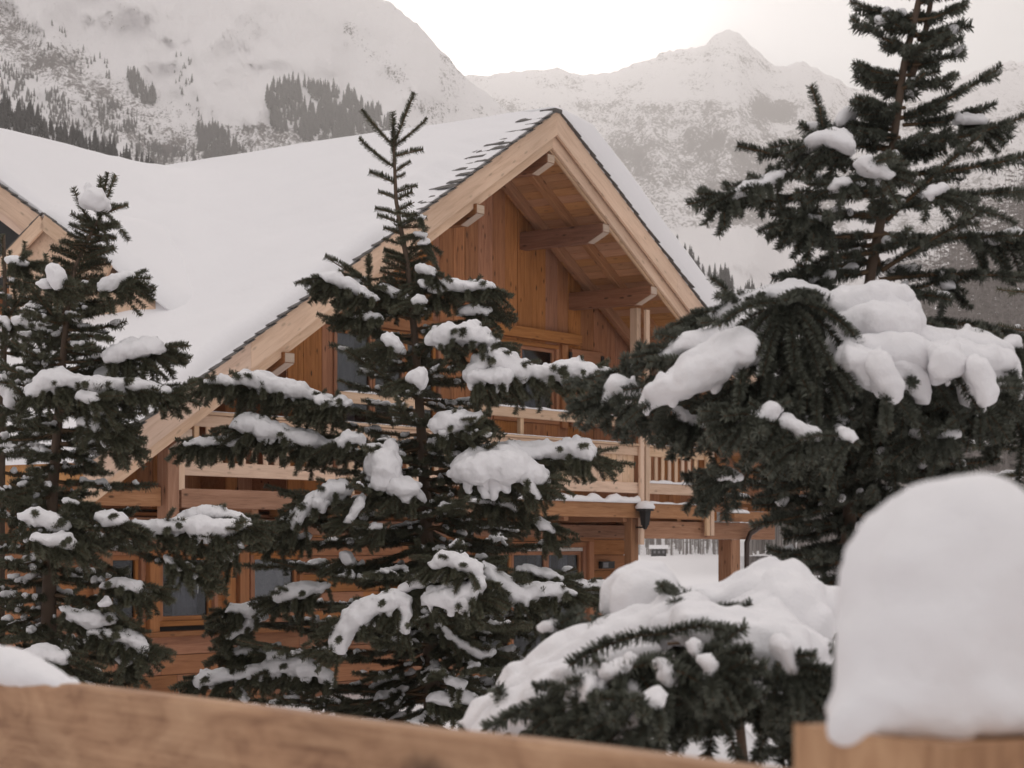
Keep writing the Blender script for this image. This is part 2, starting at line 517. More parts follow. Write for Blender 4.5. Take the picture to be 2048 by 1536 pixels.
def inpoly(x, y, poly):
    c = False; j = len(poly) - 1
    for i in range(len(poly)):
        xi, yi = poly[i]; xj, yj = poly[j]
        if (yi > y) != (yj > y) and x < (xj - xi) * (y - yi) / (yj - yi) + xi: c = not c
        j = i
    return c
def scatter(slope, poly, n, seed, frayed=.0):
    rng = random.Random(seed); out = []
    xs = [p[0] for p in poly]; ys = [p[1] for p in poly]; k = 0
    while len(out) < n and k < n * 60:
        k += 1
        x = rng.uniform(min(xs), max(xs)); y = rng.uniform(min(ys), max(ys))
        if not inpoly(x, y, poly): continue
        if fbm(x * .03, y * .03, seed) + rng.uniform(-.3, .3) < -.15 + frayed: continue
        out.append(slope.point(x, y))
    return out
wA = [(533, 200), (545, 175), (590, 168), (640, 175), (700, 195), (745, 215), (775, 240), (790, 275), (800, 320), (700, 330), (640, 300), (590, 275), (545, 262)]
forest('forest', scatter(left_mt, wA, 900, 1), M['farspruce'], 'spruce', 4.5, 11, 2)
wB = [(395, 262), (430, 258), (470, 280), (478, 315), (470, 340), (410, 330), (398, 300)]
forest('forest', scatter(left_mt, wB, 300, 3), M['farspruce'], 'spruce', 3.5, 8, 3)
wC = [(248, 152), (275, 155), (290, 175), (310, 195), (312, 215), (290, 215), (262, 185)]
forest('forest', scatter(left_mt, wC, 70, 4), M['farspruce'], 'spruce', 5, 10, 4)
wD = [(165, 190), (200, 200), (300, 235), (308, 270), (250, 268), (190, 240)]
wE = [(40, 60), (110, 40), (160, 90), (225, 130), (230, 170), (150, 150), (60, 110)]
wF = [(0, 120), (60, 150), (150, 210), (240, 262), (330, 300), (320, 325), (200, 300), (80, 240), (0, 190)]
wG = [(290, 290), (400, 300), (480, 300), (560, 300), (560, 330), (300, 335)]
wH = [(335, 120), (348, 108), (385, 115), (380, 140), (400, 200), (405, 245), (380, 240), (360, 190), (345, 150)]
forest('forest', scatter(left_mt, wD, 130, 5, .1) + scatter(left_mt, wE, 60, 6, .15) + scatter(left_mt, wF, 420, 7, .12) + scatter(left_mt, wG, 190, 8, .1) + scatter(left_mt, wH, 30, 12, .1), M['farspruce'], 'spruce', 2, 5.2, 5)
rng = random.Random(5)
forest('forest', [left_hill(rng.uniform(-300, 420), rng.random() ** 2 * .35) for _ in range(1500)], M['farspruce'], 'spruce', 2.0, 4.6, 6)
forest('forest', [right_hill(rng.uniform(1300, 1800), rng.random() ** 1.6 * .4) for _ in range(620)], M['farspruce'], 'spruce', 1.8, 4.6, 7)
forest('forest', [larch_hill(rng.uniform(1500, 2350), rng.random() ** .8) for _ in range(3600)], M['larch'], 'larch', 9, 18, 8)
# the strip of bare trees at the foot of the valley, seen beneath the balcony and right of the eave
pts = []
for _ in range(2300):
    y = rng.uniform(300, 420); x = rng.uniform(-60, 110) * y / 300
    pts.append((x, y, ground_z(x, y) - .3))
forest('forest', pts, M['larch'], 'larch', 8, 20, 9)
forest('undergrowth', [(x * .98, y - 8, ground_z(x * .98, y - 8) - .1) for x, y, z in pts[:1500]], M['larch'], 'larch', 1.5, 4.5, 10)
# ------------------------------------------------------------------ the chalet
DU = Vector((.591, .807, 0)).normalized()     # along the gable front, to the right
DB = Vector((-.807, .591, 0)).normalized()    # back along the ridge
A0 = Vector((.78, 36.0, 0))
RZ = 7.53; TP = .60                           # ridge height, roof pitch
def H(u, s, z): return A0 + DU * u + DB * s + Vector((0, 0, z))
def roof(u): return RZ - TP * abs(u)
HM = Matrix((DU, DB, Vector((0, 0, 1)))).transposed().to_4x4()   # local x=u, y=s, z=z
HM.translation = A0
house = empty('chalet', H(0, 2, -2.3), 'timber alpine chalet with a steep snow covered gable roof behind the firs', 'house')
def hbar(name, a, b, w, h, mat, up=(0, 0, 1), parent=None, ch=.008):
    return bar(name, parent or house, H(*a), H(*b), w, h, mat, up, ch)
def hmesh(name, verts, faces, mat, parent=None, smooth=False):
    """mesh given in house coordinates (u,s,z); local axes kept along the house"""
    c = Vector(verts[0])
    m = HM @ Matrix.Translation(c)
    return mesh_obj(name, [Vector(v) - c for v in verts], faces, mat, parent or house, m, smooth)
def hbox(name, u0, u1, s0, s1, z0, z1, mat, parent=None):
    v = [(u, s, z) for u in (u0, u1) for s in (s0, s1) for z in (z0, z1)]
    return hmesh(name, v, [(0, 1, 3, 2), (4, 6, 7, 5), (0, 4, 5, 1), (2, 3, 7, 6), (0, 2, 6, 4), (1, 5, 7, 3)], mat, parent)
R = random.Random(11)

# --- walls (solid cores behind the boards)
SW = 2.0
HW = 10.6; BACK = 9.6
def slab(name, side, u0, u1, s0, s1, zo0, zo1, mat, parent=None):
    v = []
    for u in (u0, u1):
        for s in (s0, s1):
            for zo in (zo0, zo1):
                v.append((u * side, s, RZ - TP * u + zo))
    return hmesh(name, v, [(0, 1, 3, 2), (4, 6, 7, 5), (0, 4, 5, 1), (2, 3, 7, 6), (0, 2, 6, 4), (1, 5, 7, 3)], mat, parent)
roofR = slab('roof', 1, .0, HW, .06, BACK, -.30, -.02, M['soffit'])
roofL = slab('roof', -1, .0, HW, .06, BACK, -.30, -.02, M['soffit'])

# openings: (u0,u1,z0,z1) on the front wall
UO = [(-3.55, -.72, .95, 3.72), (.815, 2.86, 2.35, 3.84)]
def wall_boards(u0, u1, s, zlow, openings, pname='wall', w0=.30, w1=.46, mat=None):
    p = hbox(pname, u0, u1, s + .05, s + .16, zlow, zlow + .02, M['beam'])
    # core, with the openings left free
    cuts = sorted(set([u0, u1] + [o[0] for o in openings] + [o[1] for o in openings] + ([0.0] if u0 < 0 < u1 else [])))
    for a, b in zip(cuts, cuts[1:]):
        m = (a + b) / 2
        spans = [(zlow, None)]
        for o in openings:
            if o[0] <= m <= o[1]: spans = [(zlow, o[2]), (o[3], None)]
        for z0, z1 in spans:
            if z1 is not None and z1 - z0 < .03: continue
            za = roof(a) - .30 if z1 is None else z1; zb = roof(b) - .30 if z1 is None else z1
            v = [(a, s + .03, z0), (b, s + .03, z0), (b, s + .03, zb), (a, s + .03, za), (a, s + .2, z0), (b, s + .2, z0), (b, s + .2, zb), (a, s + .2, za)]
            hmesh('wall_core', v, [(0, 1, 2, 3), (7, 6, 5, 4), (0, 4, 5, 1), (1, 5, 6, 2), (2, 6, 7, 3), (3, 7, 4, 0)], M['dark'], p)
    u = u0
    while u < u1 - .02:
        w = min(R.uniform(w0, w1), u1 - u)
        if u1 - u - w < .1: w = u1 - u
        for o in openings:
            for e in o[:2]:
                if u + .06 < e < u + w + .1: w = e - u
        a, b = u + .004, u + w - .004
        if a < 0 < b: b = -.002; w = -u
        spans = [(zlow, None)]
        for o in openings:
            if a < o[1] - .02 and b > o[0] + .02:
                if (a + b) / 2 < o[0]: b = o[0]; w = b - u
                elif (a + b) / 2 > o[1]: a = o[1]
                else:
                    spans = [(zlow, o[2]), (o[3], None)]
                    if b > o[1]: b = o[1]; w = b - u
        pr = R.uniform(0, .014)
        for z0, z1 in spans:
            za = roof(a) - .29 if z1 is None else z1; zb = roof(b) - .29 if z1 is None else z1
            if min(za, zb) - z0 < .05: continue
            # local frame: x up the board so the grain runs upright
            c = Vector((a, s, z0)); LM = HM @ Matrix.Translation(c) @ Matrix(((0, 1, 0, 0), (0, 0, -1, 0), (-1, 0, 0, 0), (0, 0, 0, 1))).transposed().inverted() if False else None
            m3 = Matrix((Vector((0, 0, 1)), DU, DU.cross(Vector((0, 0, 1))) * -1)).transposed().to_4x4()
            # axes: X=up, Y=u, Z=into house
            zax = Vector((0, 0, 1)).cross(DU)
            m3 = Matrix((Vector((0, 0, 1)), DU, zax)).transposed().to_4x4()
            m3.translation = H(a, s, z0)
            ww = b - a; d0 = -pr if zax.dot(DB) > 0 else pr; d1 = .034 if zax.dot(DB) > 0 else -.034
            c_ = .006; sg = 1 if zax.dot(DB) > 0 else -1
            v = [(0, 0, d0 + c_ * sg), (0, c_, d0), (0, ww - c_, d0), (0, ww, d0 + c_ * sg), (0, ww, d1), (0, 0, d1)]
            tops = [za - z0, lerp(za, zb, c_ / ww) - z0, lerp(zb, za, c_ / ww) - z0, zb - z0, zb - z0, za - z0]
            v += [(t, y, z) for t, (_, y, z) in zip(tops, v)]
            f = [(i, (i + 1) % 6, 6 + (i + 1) % 6, 6 + i) for i in range(6)] + [(5, 4, 3, 2, 1, 0), (6, 7, 8, 9, 10, 11)]
            mesh_obj('wall_board', v, f, mat or M['wall'], p, m3)
        u += w
    return p
wall_boards(-4.64, 8.7, SW, .62, UO)
wall_boards(-9.3, -4.66, SW + .75, .62, [])
hbox('wall_return', -4.66, -4.60, SW + .01, SW + .75, .62, 4.3, M['wall'])

# --- ground floor: horizontal planks of uneven length
GO = [(-8.62, -7.76, -1.14, .0), (-7.50, -6.24, -1.14, .0), (-5.52, -4.3, -1.14, .0), (.22, 3.78, -2.15, .15)]
def ground_wall(u0, u1, s, z0, z1, openings):
    p = hbox('ground_floor_wall', u0, u1, s + .06, s + .12, z0 - .02, z0, M['beam'])
    cuts = sorted(set([u0, u1] + [o[0] for o in openings] + [o[1] for o in openings]))
    for a, b in zip(cuts, cuts[1:]):
        m = (a + b) / 2; sp = [(z0, z1)]
        for o in openings:
            if o[0] <= m <= o[1]: sp = [(z0, o[2]), (o[3], z1)]
        for c, d in sp:
            if d - c > .02: hbox('wall_core', a, b, s + .03, s + .25, c, d, M['dark'], p)
    z = z0
    while z < z1 - .01:
        h = min(.295, z1 - z)
        u = u0
        while u < u1 - .01:
            L = R.uniform(1.2, 3.4); e = min(u + L, u1)
            if u1 - e < .4: e = u1
            segs = [(u, e)]
            for o in openings:
                if z < o[3] - .03 and z + h > o[2] + .03:
                    ns = []
                    for a, b in segs:
                        if b <= o[0] or a >= o[1]: ns.append((a, b)); continue
                        if a < o[0]: ns.append((a, o[0]))
                        if b > o[1]: ns.append((o[1], b))
                    segs = ns
            for a, b in segs:
                if b - a > .06:
                    pr = R.uniform(0, .012)
                    bar('plank', p, H(a + .003, s + .015 - pr / 2, z + h / 2), H(b - .003, s + .015 - pr / 2, z + h / 2), .035 + pr, h - .008, M['siding'])
            u = e
        z += h
ground_wall(-9.6, 5.17, SW, -2.75, .56, GO)
hbox('side_wall', -9.6, -9.4, SW + .3, BACK - .4, -2.75, 1.3, M['siding'])
hbox('side_wall', 4.97, 5.16, SW + .3, BACK - .4, -2.75, .56, M['siding'])
hbox('side_wall', 8.5, 8.7, SW + .25, BACK - .4, .5, 2.0, M['siding'])
hbox('back_wall', -9.4, 4.95, BACK - .4, BACK - .2, -2.75, 1.3, M['siding'])
hmesh('back_gable', [(-9.4, BACK - .4, 1.3), (8.5, BACK - .4, 1.3), (8.5, BACK - .4, 2.1), (0, BACK - .4, 7.2), (-9.4, BACK - .4, 1.6),
                     (-9.4, BACK - .2, 1.3), (8.5, BACK - .2, 1.3), (8.5, BACK - .2, 2.1), (0, BACK - .2, 7.2), (-9.4, BACK - .2, 1.6)],
      [(0, 1, 2, 3, 4), (9, 8, 7, 6, 5), (0, 5, 6, 1), (1, 6, 7, 2), (2, 7, 8, 3), (3, 8, 9, 4), (4, 9, 5, 0)], M['siding'])
hbox('upper_floor', -9.35, 8.65, SW + .26, BACK - .45, .30, .50, M['soffit'])

# --- roof carpentry
# boards of the soffit, each running back from the barge to the wall
vo = -.31
NB = 62
for i in range(NB):
    a = .06 + (HW - .06) * i / NB; b = .06 + (HW - .06) * (i + 1) / NB
    m = (a + b) / 2; w = (b - a) * math.sqrt(1 + TP * TP) - .006
    up = (HM.to_3x3() @ Vector((TP, 0, 1))).normalized()
    bar('soffit_board', roofR, H(m, .08, roof(m) + vo - .012), H(m, SW + .02, roof(m) + vo - .012), w, .024, M['soffit'], up, .004)
def rafter(s, u0, u1, side, w=.12, h=.17):
    up = (HM.to_3x3() @ Vector((TP * side, 0, 1))).normalized()
    zo = vo - .024 - h / 2 * 1.16
    return hbar('rafter', (side * u0, s, roof(u0) + zo), (side * u1, s, roof(u1) + zo), w, h, M['beam'], up)
for s in (1.05, 1.72): rafter(s, .12, HW - .1, 1)
for s in (1.05, 1.72): rafter(s, .12, HW - .1, -1)
def purlin(u, ztop, s0=.16, s1=SW + .02, w=.20, h=.27, name='purlin'):
    # the foot of each end is cut back on a slant
    prof = [(s0, ztop), (s0, ztop - h * .48), (s0 + .34, ztop - h), (s1, ztop - h), (s1, ztop)]
    c = .012
    v = []; n = len(prof)
    for uu, ins in ((u - w / 2, c), (u - w / 2 + c, 0), (u + w / 2 - c, 0), (u + w / 2, c)):
        cs = sum(p[0] for p in prof) / n; cz = sum(p[1] for p in prof) / n
        for s, z in prof:
            v.append((uu, s + (ins if s < cs else 0), z + (ins if z < cz else -ins)))
    f = []
    for k in range(3):
        for i in range(n): f.append((k * n + i, k * n + (i + 1) % n, (k + 1) * n + (i + 1) % n, (k + 1) * n + i))
    f += [tuple(range(n - 1, -1, -1)), tuple(range(3 * n, 4 * n))]
    # local x runs along the timber
    base = Vector((u, s0, ztop)); m = Matrix((DB, -DU, Vector((0, 0, 1)))).transposed().to_4x4(); m.translation = H(*base)
    vv = [(s - s0, -(uu - u), z - ztop) for uu, s, z in v]
    o = mesh_obj(name, vv, f, M['purlin'], house, m)
    hbox('purlin_end', u - w / 2 + .012, u + w / 2 - .012, s0 - .008, s0 - .001, ztop - h * .46, ztop - .014, M['endgrain'], o)
    hbar('purlin_end', (u, s0 + .0, ztop - h * .49 - .004), (u, s0 + .33, ztop - h - .004), w - .03, .006, M['endgrain'], (.0, .0, 1), o, .002)
    return o
for u in (.03, 1.74, 3.33, 7.2, -2.14, -4.45, -6.75):
    purlin(u, roof(u) - (.70 if abs(u) < .1 else (.66 if u > 0 else .60)), s0=.04 if u < 0 else .16, w=.22, h=.32)
purlin(-8.7, roof(8.7) - .62, s0=.2, w=.26, h=.34)
# barge boards: a broad outer board, a narrower one set back under it, a fillet at the foot
def barge(side, u0, u1, s, ztop, h, th, mat=M['barge'], u_in=0.0, name='barge_board', parent=None, kx=1.0):
    v = []
    for dz in (0, -h):
        for ss in (s, s + th):
            v.append((u0 * side, ss, RZ - TP * u0 + ztop + dz)); v.append((u1 * side, ss, RZ - TP * u1 + ztop + dz))
    # verts: top-front0,top-front1,top-back0,top-back1,bot-front0,...
    d = (Vector(v[1]) - Vector(v[0])).normalized()
    xw = (HM.to_3x3() @ d).normalized(); yw = -DB; zw = xw.cross(yw)
    m = Matrix((xw, yw, zw)).transposed().to_4x4(); m.translation = H(*v[0])
    mi = m.inverted(); vv = [mi @ H(*p) for p in v]
    f = [(0, 1, 5, 4), (2, 6, 7, 3), (0, 2, 3, 1), (4, 5, 7, 6), (0, 4, 6, 2), (1, 3, 7, 5)]
    return mesh_obj(name, vv, f, mat, parent or house, m)
for side in (-1, 1):
    cuts = [0, 3.9, 7.6, HW + .12]
    for a, b in zip(cuts, cuts[1:]):
        barge(side, a + (.002 if a else 0), b - .002, .0, .0, .41, .05)
    barge(side, 0, HW + .05, .10, -.36, .26, .05)
    barge(side, 0, HW + .0, .17, -.56, .10, .045, M['rail'])
ridge_end = hbox('ridge_cap', -.10, .10, -.03, .3, RZ - .04, RZ + .03, M['slate'])

# slates showing along the verges
def slate(side, u, s, lift, L=.36, w=.30):
    t = .010
    a = RZ - TP * (u) + lift * .25; b = RZ - TP * (u + L) + lift + .012
    k = R.uniform(-.012, .012)
    v = [(side * u, s, a), (side * u, s + w, a), (side * (u + L), s + w + k, b), (side * (u + L), s + k, b)]
    v = v + [(x, y, z - t) for x, y, z in v]
    f = [(0, 1, 2, 3), (7, 6, 5, 4), (0, 4, 5, 1), (1, 5, 6, 2), (2, 6, 7, 3), (3, 7, 4, 0)]
    return hmesh('slate', v, f, M['slate'], roofL if side < 0 else roofR)
u = .05
while u < HW - .2:
    slate(1, u, -.05 + R.uniform(-.015, .015), .030 + R.uniform(0, .02))
    u += .235
u = .05; k = 0
while u < HW - .2:
    n = 1
    if u < 3.6: n = 3 if u < 1.0 else (4 if u < 2.2 else 3)
    if 3.6 < u < 5: n = 2
    for q in range(n):
        if q and R.random() < .2: continue
        slate(-1, u + R.uniform(-.02, .02), -.05 + q * .31 + R.uniform(-.02, .02), (.046 if u < 4 else .036) + R.uniform(-.016, .018), .36, .3 if q == 0 else R.uniform(.2, .36))
    u += .235; k += 1

# --- snow on the roof
def sheet(name, us, ss, zf, thick, parent, base=.005, clip=None):
    cu = clip or (lambda u, s: u)
    """closed snow layer over the grid us x ss; zf the roof, thick the snow depth"""
    nu, ns = len(us), len(ss)
    V = []
    for u in us:
        for s in ss:
            u_ = cu(u, s); V.append(H(u_, s, zf(u_, s) + thick(u_, s)))
    for u in us:
        for s in ss:
            u_ = cu(u, s); V.append(H(u_, s, zf(u_, s) + base))
    N0 = nu * ns
    idx = np.arange(N0).reshape(nu, ns)
    Q = [np.stack([idx[:-1, :-1], idx[1:, :-1], idx[1:, 1:], idx[:-1, 1:]], -1).reshape(-1, 4)]
    Q.append(Q[0][:, ::-1] + N0)
    ring = list(idx[0, :]) + list(idx[1:, -1]) + list(idx[-1, -2::-1]) + list(idx[-2:0:-1, 0])
    r = np.array(ring); nr = len(r); b0 = len(V)
    V += [V[i] for i in r] + [V[i + N0] for i in r]
    q = np.arange(nr); qn = np.roll(q, -1)
    Q.append(np.stack([q, qn, qn + nr, q + nr], -1) + b0)
    me = np_mesh(name, [tuple(v) for v in V], np.vstack(Q), True); me.materials.append(M['roofsnow'])
    return link(bpy.data.objects.new(name, me), parent, Matrix.Identity(4))
def edge(d, r): return math.sqrt(max(0, 1 - (1 - min(1, max(0, d) / r)) ** 2))
def densify(a, b, n, near=.5, at0=True):
    t = np.linspace(0, 1, n)
    return a + (b - a) * (t ** 1.6 if at0 else 1 - (1 - t) ** 1.6)
def thickL(u, s):
    uu = -u
    # blown thin beside the top of the verge, so the slates show there
    bare = max(0, 1 - s / (.75 + .35 * fbm(uu * 1.1, 0, 5, 3) + .25)) * max(0, min(1, (4.8 - uu) / 2.2))
    full = (.29 + .11 * fbm(u * .33, s * .28, 2, 4)) * (.35 + .65 * min(1, uu / 3.0)) 
    full *= edge(s - .06, .22) 
    thin = .050 + .020 * fbm(u * 2, s * 3, 7, 3) + .008 * s
    t = lerp(max(full, .02), thin, min(1, bare * 2.2))
    e = edge((HW + .05) - uu, .3)
    return max(.012, t * e)
ssL = np.concatenate([densify(.03, 8.2, 60), np.linspace(8.3, BACK + 1.5, 14)])
def wmain(u, s): return WZ - TP * max(0, WS - s) if s <= WS else WZ - TP * (s - WS)
def base(u, s): return max(roof(u), wmain(u, s))
def smax(a, b, k=.5): return max(a, b) + k * math.log(1 + math.exp(-abs(a - b) / k)) * min(1, math.exp(-abs(a - b)))
def thickA(u, s):
    bl = min(1, (u - WU + .04) / 1.6) ** 2  * min(1, max(0, -u - .2) / 1.6)
    e = edge(u - WU + .06, .3) if wmain(u, s) > roof(u) else 1
    return max(.012, thickL(u, s) * e + (smax(roof(u), wmain(u, s)) - base(u, s)) * bl)
WS = 8.4; WZ = 7.12; WU = -6.59
def thickAll(u, s):
    if u >= WU - .04: return thickA(u, s)
    k_ = max(0, 1 - (WU - u) / 1.3)
    sm = smax(roof(WU), wmain(WU, s)) - base(WU, s) if wmain(WU, s) < roof(WU) else 0
    return max(.012, thickL(u, s))
def baseAll(u, s): return base(u, s) if u >= WU - .04 else roof(u)
sheet('roof_snow', np.linspace(WU - .04, 0, 90), ssL, baseAll, thickAll, roofL)
sheet('roof_snow', np.linspace(-HW - .05, WU - .0401, 50), ssL, baseAll, thickAll, roofL)
def thickR(u, s):
    t = (.78 + .05 * fbm(u * .6, s * .6, 4, 4)) * edge(s - .0, .16) * (.10 + .90 * min(1, max(0, u) / 1.3) ** .8)
    return max(.012, t * edge((HW + .05) - u, .35))
sheet('roof_snow', densify(0, HW + .05, 90), densify(.01, BACK - .1, 60), lambda u, s: roof(u), thickR, roofR)

# --- the cross wing at the left, its ridge parallel to the front
WS = 8.4; WZ = 7.12; WU = -6.59
def wroof(s): return WZ - TP * abs(WS - s)
wing = hmesh('wing_roof', [(WU, 1.9, wroof(1.9) - .28), (WU, WS, WZ - .28), (0, WS, WZ - .28), (-5.5, 1.9, wroof(1.9) - .28), (WU, 1.9, wroof(1.9) - .02), (WU, WS, WZ - .02), (0, WS, WZ - .02), (-5.5, 1.9, wroof(1.9) - .02)],
             [(0, 1, 2, 3), (7, 6, 5, 4), (0, 4, 5, 1), (1, 5, 6, 2), (2, 6, 7, 3), (3, 7, 4, 0)], M['soffit'])
for i in range(3):
    a, b = [(0, 1.6), (1.602, 3.3), (3.302, 4.2)][i]
    for q, (off, zt, h) in enumerate(((0, .0, .41), (.05, -.37, .22))):
        v = []
        for dz in (0, -h):
            for uu in (WU - .08 + off, WU - .03 + off):
                for r in (a, b): v.append((uu, WS - r, WZ - TP * r + zt + dz))
        d = (HM.to_3x3() @ (Vector(v[1]) - Vector(v[0]))).normalized(); y = DU; z = d.cross(y)
        m = Matrix((d, y, z)).transposed().to_4x4(); m.translation = H(*v[0]); mi = m.inverted()
        mesh_obj('barge_board', [mi @ H(*p) for p in v], [(0, 1, 5, 4), (2, 6, 7, 3), (0, 2, 3, 1), (4, 5, 7, 6), (0, 4, 6, 2), (1, 3, 7, 5)], M['barge'], wing, m)
r = .05
while r < 4.0:
    v = []
    a, b = wroof(WS - r) + .012, wroof(WS - r - .34) + .052
    v = [(WU - .12, WS - r, a), (WU + .18, WS - r, a), (WU + .18, WS - r - .34, b), (WU - .12, WS - r - .34, b)]
    v += [(x, y, z - .01) for x, y, z in v]
    hmesh('slate', v, [(0, 1, 2, 3), (7, 6, 5, 4), (0, 4, 5, 1), (1, 5, 6, 2), (2, 6, 7, 3), (3, 7, 4, 0)], M['slate'], wing)
    r += .24
# wing gable: boarded wall with a glazed upper light
gw = hmesh('wing_gable_wall', [(WU + .75, WS - 6.2, wroof(WS - 6.2) - .3), (WU + .75, WS, WZ - .3), (WU + .75, WS + 5, WZ - TP * 5 - .3), (WU + .75, WS + 5, 0), (WU + .75, WS - 6.2, 0)], [(0, 1, 2, 3, 4)], M['siding'])
for k in range(14):
    s1 = WS - k * .44; s0 = s1 - .425
    zt = wroof(s0) - .31
    if k < 9: zb = min(4.0, zt - .1); 
    else: zb = 3.2
    # lower boards beneath the glazing, upper light above
    if zt > zb + .05 and k >= 7:
        v = [(WU + .70, s0, zb), (WU + .70, s1, zb), (WU + .70, s1, wroof(s1) - .31), (WU + .70, s0, zt), (WU + .74, s0, zb), (WU + .74, s1, zb), (WU + .74, s1, wroof(s1) - .31), (WU + .74, s0, zt)]
        hmesh('wall_board', v, [(0, 1, 2, 3), (7, 6, 5, 4), (0, 4, 5, 1), (1, 5, 6, 2), (2, 6, 7, 3), (3, 7, 4, 0)], M['siding'], gw)
gp = hmesh('gable_window', [(WU + .6, WS - .6, 4.4), (WU + .6, WS - 2.9, 4.4), (WU + .6, WS - 2.9, wroof(WS - 2.9) - .5), (WU + .6, WS - .6, wroof(WS - .6) - .5),
                            (WU + .66, WS - .6, 4.4), (WU + .66, WS - 2.9, 4.4), (WU + .66, WS - 2.9, wroof(WS - 2.9) - .5), (WU + .66, WS - .6, wroof(WS - .6) - .5)],
           [(0, 1, 2, 3), (7, 6, 5, 4), (0, 4, 5, 1), (1, 5, 6, 2), (2, 6, 7, 3), (3, 7, 4, 0)], M['black'], gw)
for s0, s1 in ((WS - .6, WS - 2.9),):
    hbar('mullion', (WU + .56, WS - 1.75, 4.3), (WU + .56, WS - 1.75, wroof(WS - 1.75) - .5), .1, .1, M['frame'], tuple(DU), gp)
    hbar('sill', (WU + .5, WS - .4, 4.32), (WU + .5, WS - 3.1, 4.32), .2, .1, M['frame'], (0, 0, 1), gp)

# small boarded dormer gable below it
def small_gable():
    c = Vector((WU - .35, 5.0, 0))
    za = 5.32
    p = hmesh('dormer', [(c.x, c.y - 2.5, za - 1.72), (c.x, c.y, za - .16), (c.x, c.y + .95, za - .76), (c.x, c.y + .95, za - 2.2), (c.x, c.y - 2.5, za - 2.2),
                         (c.x + 1.2, c.y - 2.5, za - 1.72), (c.x + 1.2, c.y, za - .16), (c.x + 1.2, c.y + .95, za - .76), (c.x + 1.2, c.y + .95, za - 2.2), (c.x + 1.2, c.y - 2.5, za - 2.2)],
              [(0, 1, 2, 3, 4), (9, 8, 7, 6, 5), (0, 5, 6, 1), (1, 6, 7, 2), (2, 7, 8, 3), (3, 8, 9, 4), (4, 9, 5, 0)], M['rail'])
    for sd, LL in ((-1, 1.5), (1, 1.4)):
        a = H(c.x - .12, c.y, za - .12); b = H(c.x - .12, c.y + sd * LL, za - .12 - .62 * LL)
        bar('barge_board', p, a, b, .05, .24, M['barge'], (0, 0, 1))
        K = int(LL / .24)
        for k in range(K):
            y0 = .24 * k; y1 = y0 + .3
            bar('slate', p, H(c.x - .0, c.y + sd * y0, za - .62 * y0 + .02), H(c.x - .0, c.y + sd * y1, za - .62 * y1 + .04), .3, .014, M['slate'], (0, 0, 1), .002)
    V = []; n = 30
    def ds(x, y): return .05 + .24 * edge(min(1.42 - y, y + 3.05), .3) * edge(x + .1, .3) * (1 - .3 * math.exp(-(y / .3) ** 2))
    for lift in (1, 0):
        for i in range(n):
            for j in range(12):
                y = -3.0 + 4.4 * i / (n - 1); x = -.1 + 3.2 * j / 11
                V.append(H(c.x + x, c.y + y, za - .62 * abs(y) + (ds(x, y) if lift else 0)))
    idx = np.arange(n * 12).reshape(n, 12); Q = np.stack([idx[:-1, :-1], idx[1:, :-1], idx[1:, 1:], idx[:-1, 1:]], -1).reshape(-1, 4)
    ring = list(idx[0, :]) + list(idx[1:, -1]) + list(idx[-1, -2::-1]) + list(idx[-2:0:-1, 0]); r_ = np.array(ring); rn = np.roll(r_, -1)
    Q = np.vstack([Q, Q[:, ::-1] + n * 12, np.stack([r_, rn, rn + n * 12, r_ + n * 12], -1)])
    me = np_mesh('dormer_snow', [tuple(v) for v in V], Q, True); me.materials.append(M['roofsnow'])
    link(bpy.data.objects.new('dormer_snow', me), p, Matrix.Identity(4))
small_gable()

# --- balcony
BS = .5
hbox('balcony_floor', -8.6, 5.9, BS, SW - .02, .80, .86, M['beam'])
hbar('balcony_beam', (-8.55, BS, .73), (-1.0, BS, .73), .14, .27, M['beam'])
hbar('balcony_beam', (-.99, BS, .73), (5.75, BS, .73), .14, .27, M['beam'])
for u in (-6.9, -5.0, -3.0, -1.0, 1.1, 3.0, 4.9): hbar('joist', (u, BS + .08, .64), (u, SW - .01, .64), .14, .24, M['beam'])
# left post, its cap timber and the beam out to the eave
hbar('post', (-8.72, BS + .02, .36), (-8.72, BS + .02, roof(8.72) - .82), .22, .22, M['beam'], tuple(DU))
hbar('cross_beam', (-10.3, BS + .12, .74), (-8.86, BS + .12, .74), .2, .27, M['beam'])
hbar('cross_beam', (-9.6, SW - .1, .36), (5.1, SW - .1, .36), .14, .24, M['beam'])
hbar('post', (-8.75, SW - .2, -2.6), (-8.75, SW - .2, .24), .2, .2, M['beam'], tuple(DU))
rail = hbar('railing', (-8.56, BS, 1.835), (3.30, BS, 1.835), .05, .17, M['rail'])
hbar('handrail', (-8.58, BS, 1.945), (5.75, BS, 1.945), .13, .045, M['rail'], parent=rail)
hbar('rail_board', (3.58, BS, 1.835), (5.66, BS, 1.835), .05, .17, M['rail'], parent=rail)
hbar('rail_board', (-8.56, BS, 1.15), (3.30, BS, 1.15), .05, .20, M['rail'], parent=rail)
hbar('rail_board', (3.58, BS, 1.15), (5.66, BS, 1.15), .05, .20, M['rail'], parent=rail)
u = -8.42
while u < 5.6:
    if u < .2 or u > 3.6:
        hbar('baluster', (u, BS + .01, 1.24), (u, BS + .01, 1.76), .03, .10, M['rail'], tuple(DU), rail)
    u += .238
u = .42
while u < 3.2:
    w = R.uniform(.16, .24)
    hbar('rail_panel_board', (u + w / 2, BS + .03, 1.24), (u + w / 2, BS + .03, 1.76), .03, w - .008, M['rail'], tuple(DU), rail)
    u += w
for u in (-8.55, -4.9, .28): hbar('newel', (u, BS - .045, .84), (u, BS - .045, 1.92), .05, .14, M['rail'], tuple(DU), rail)
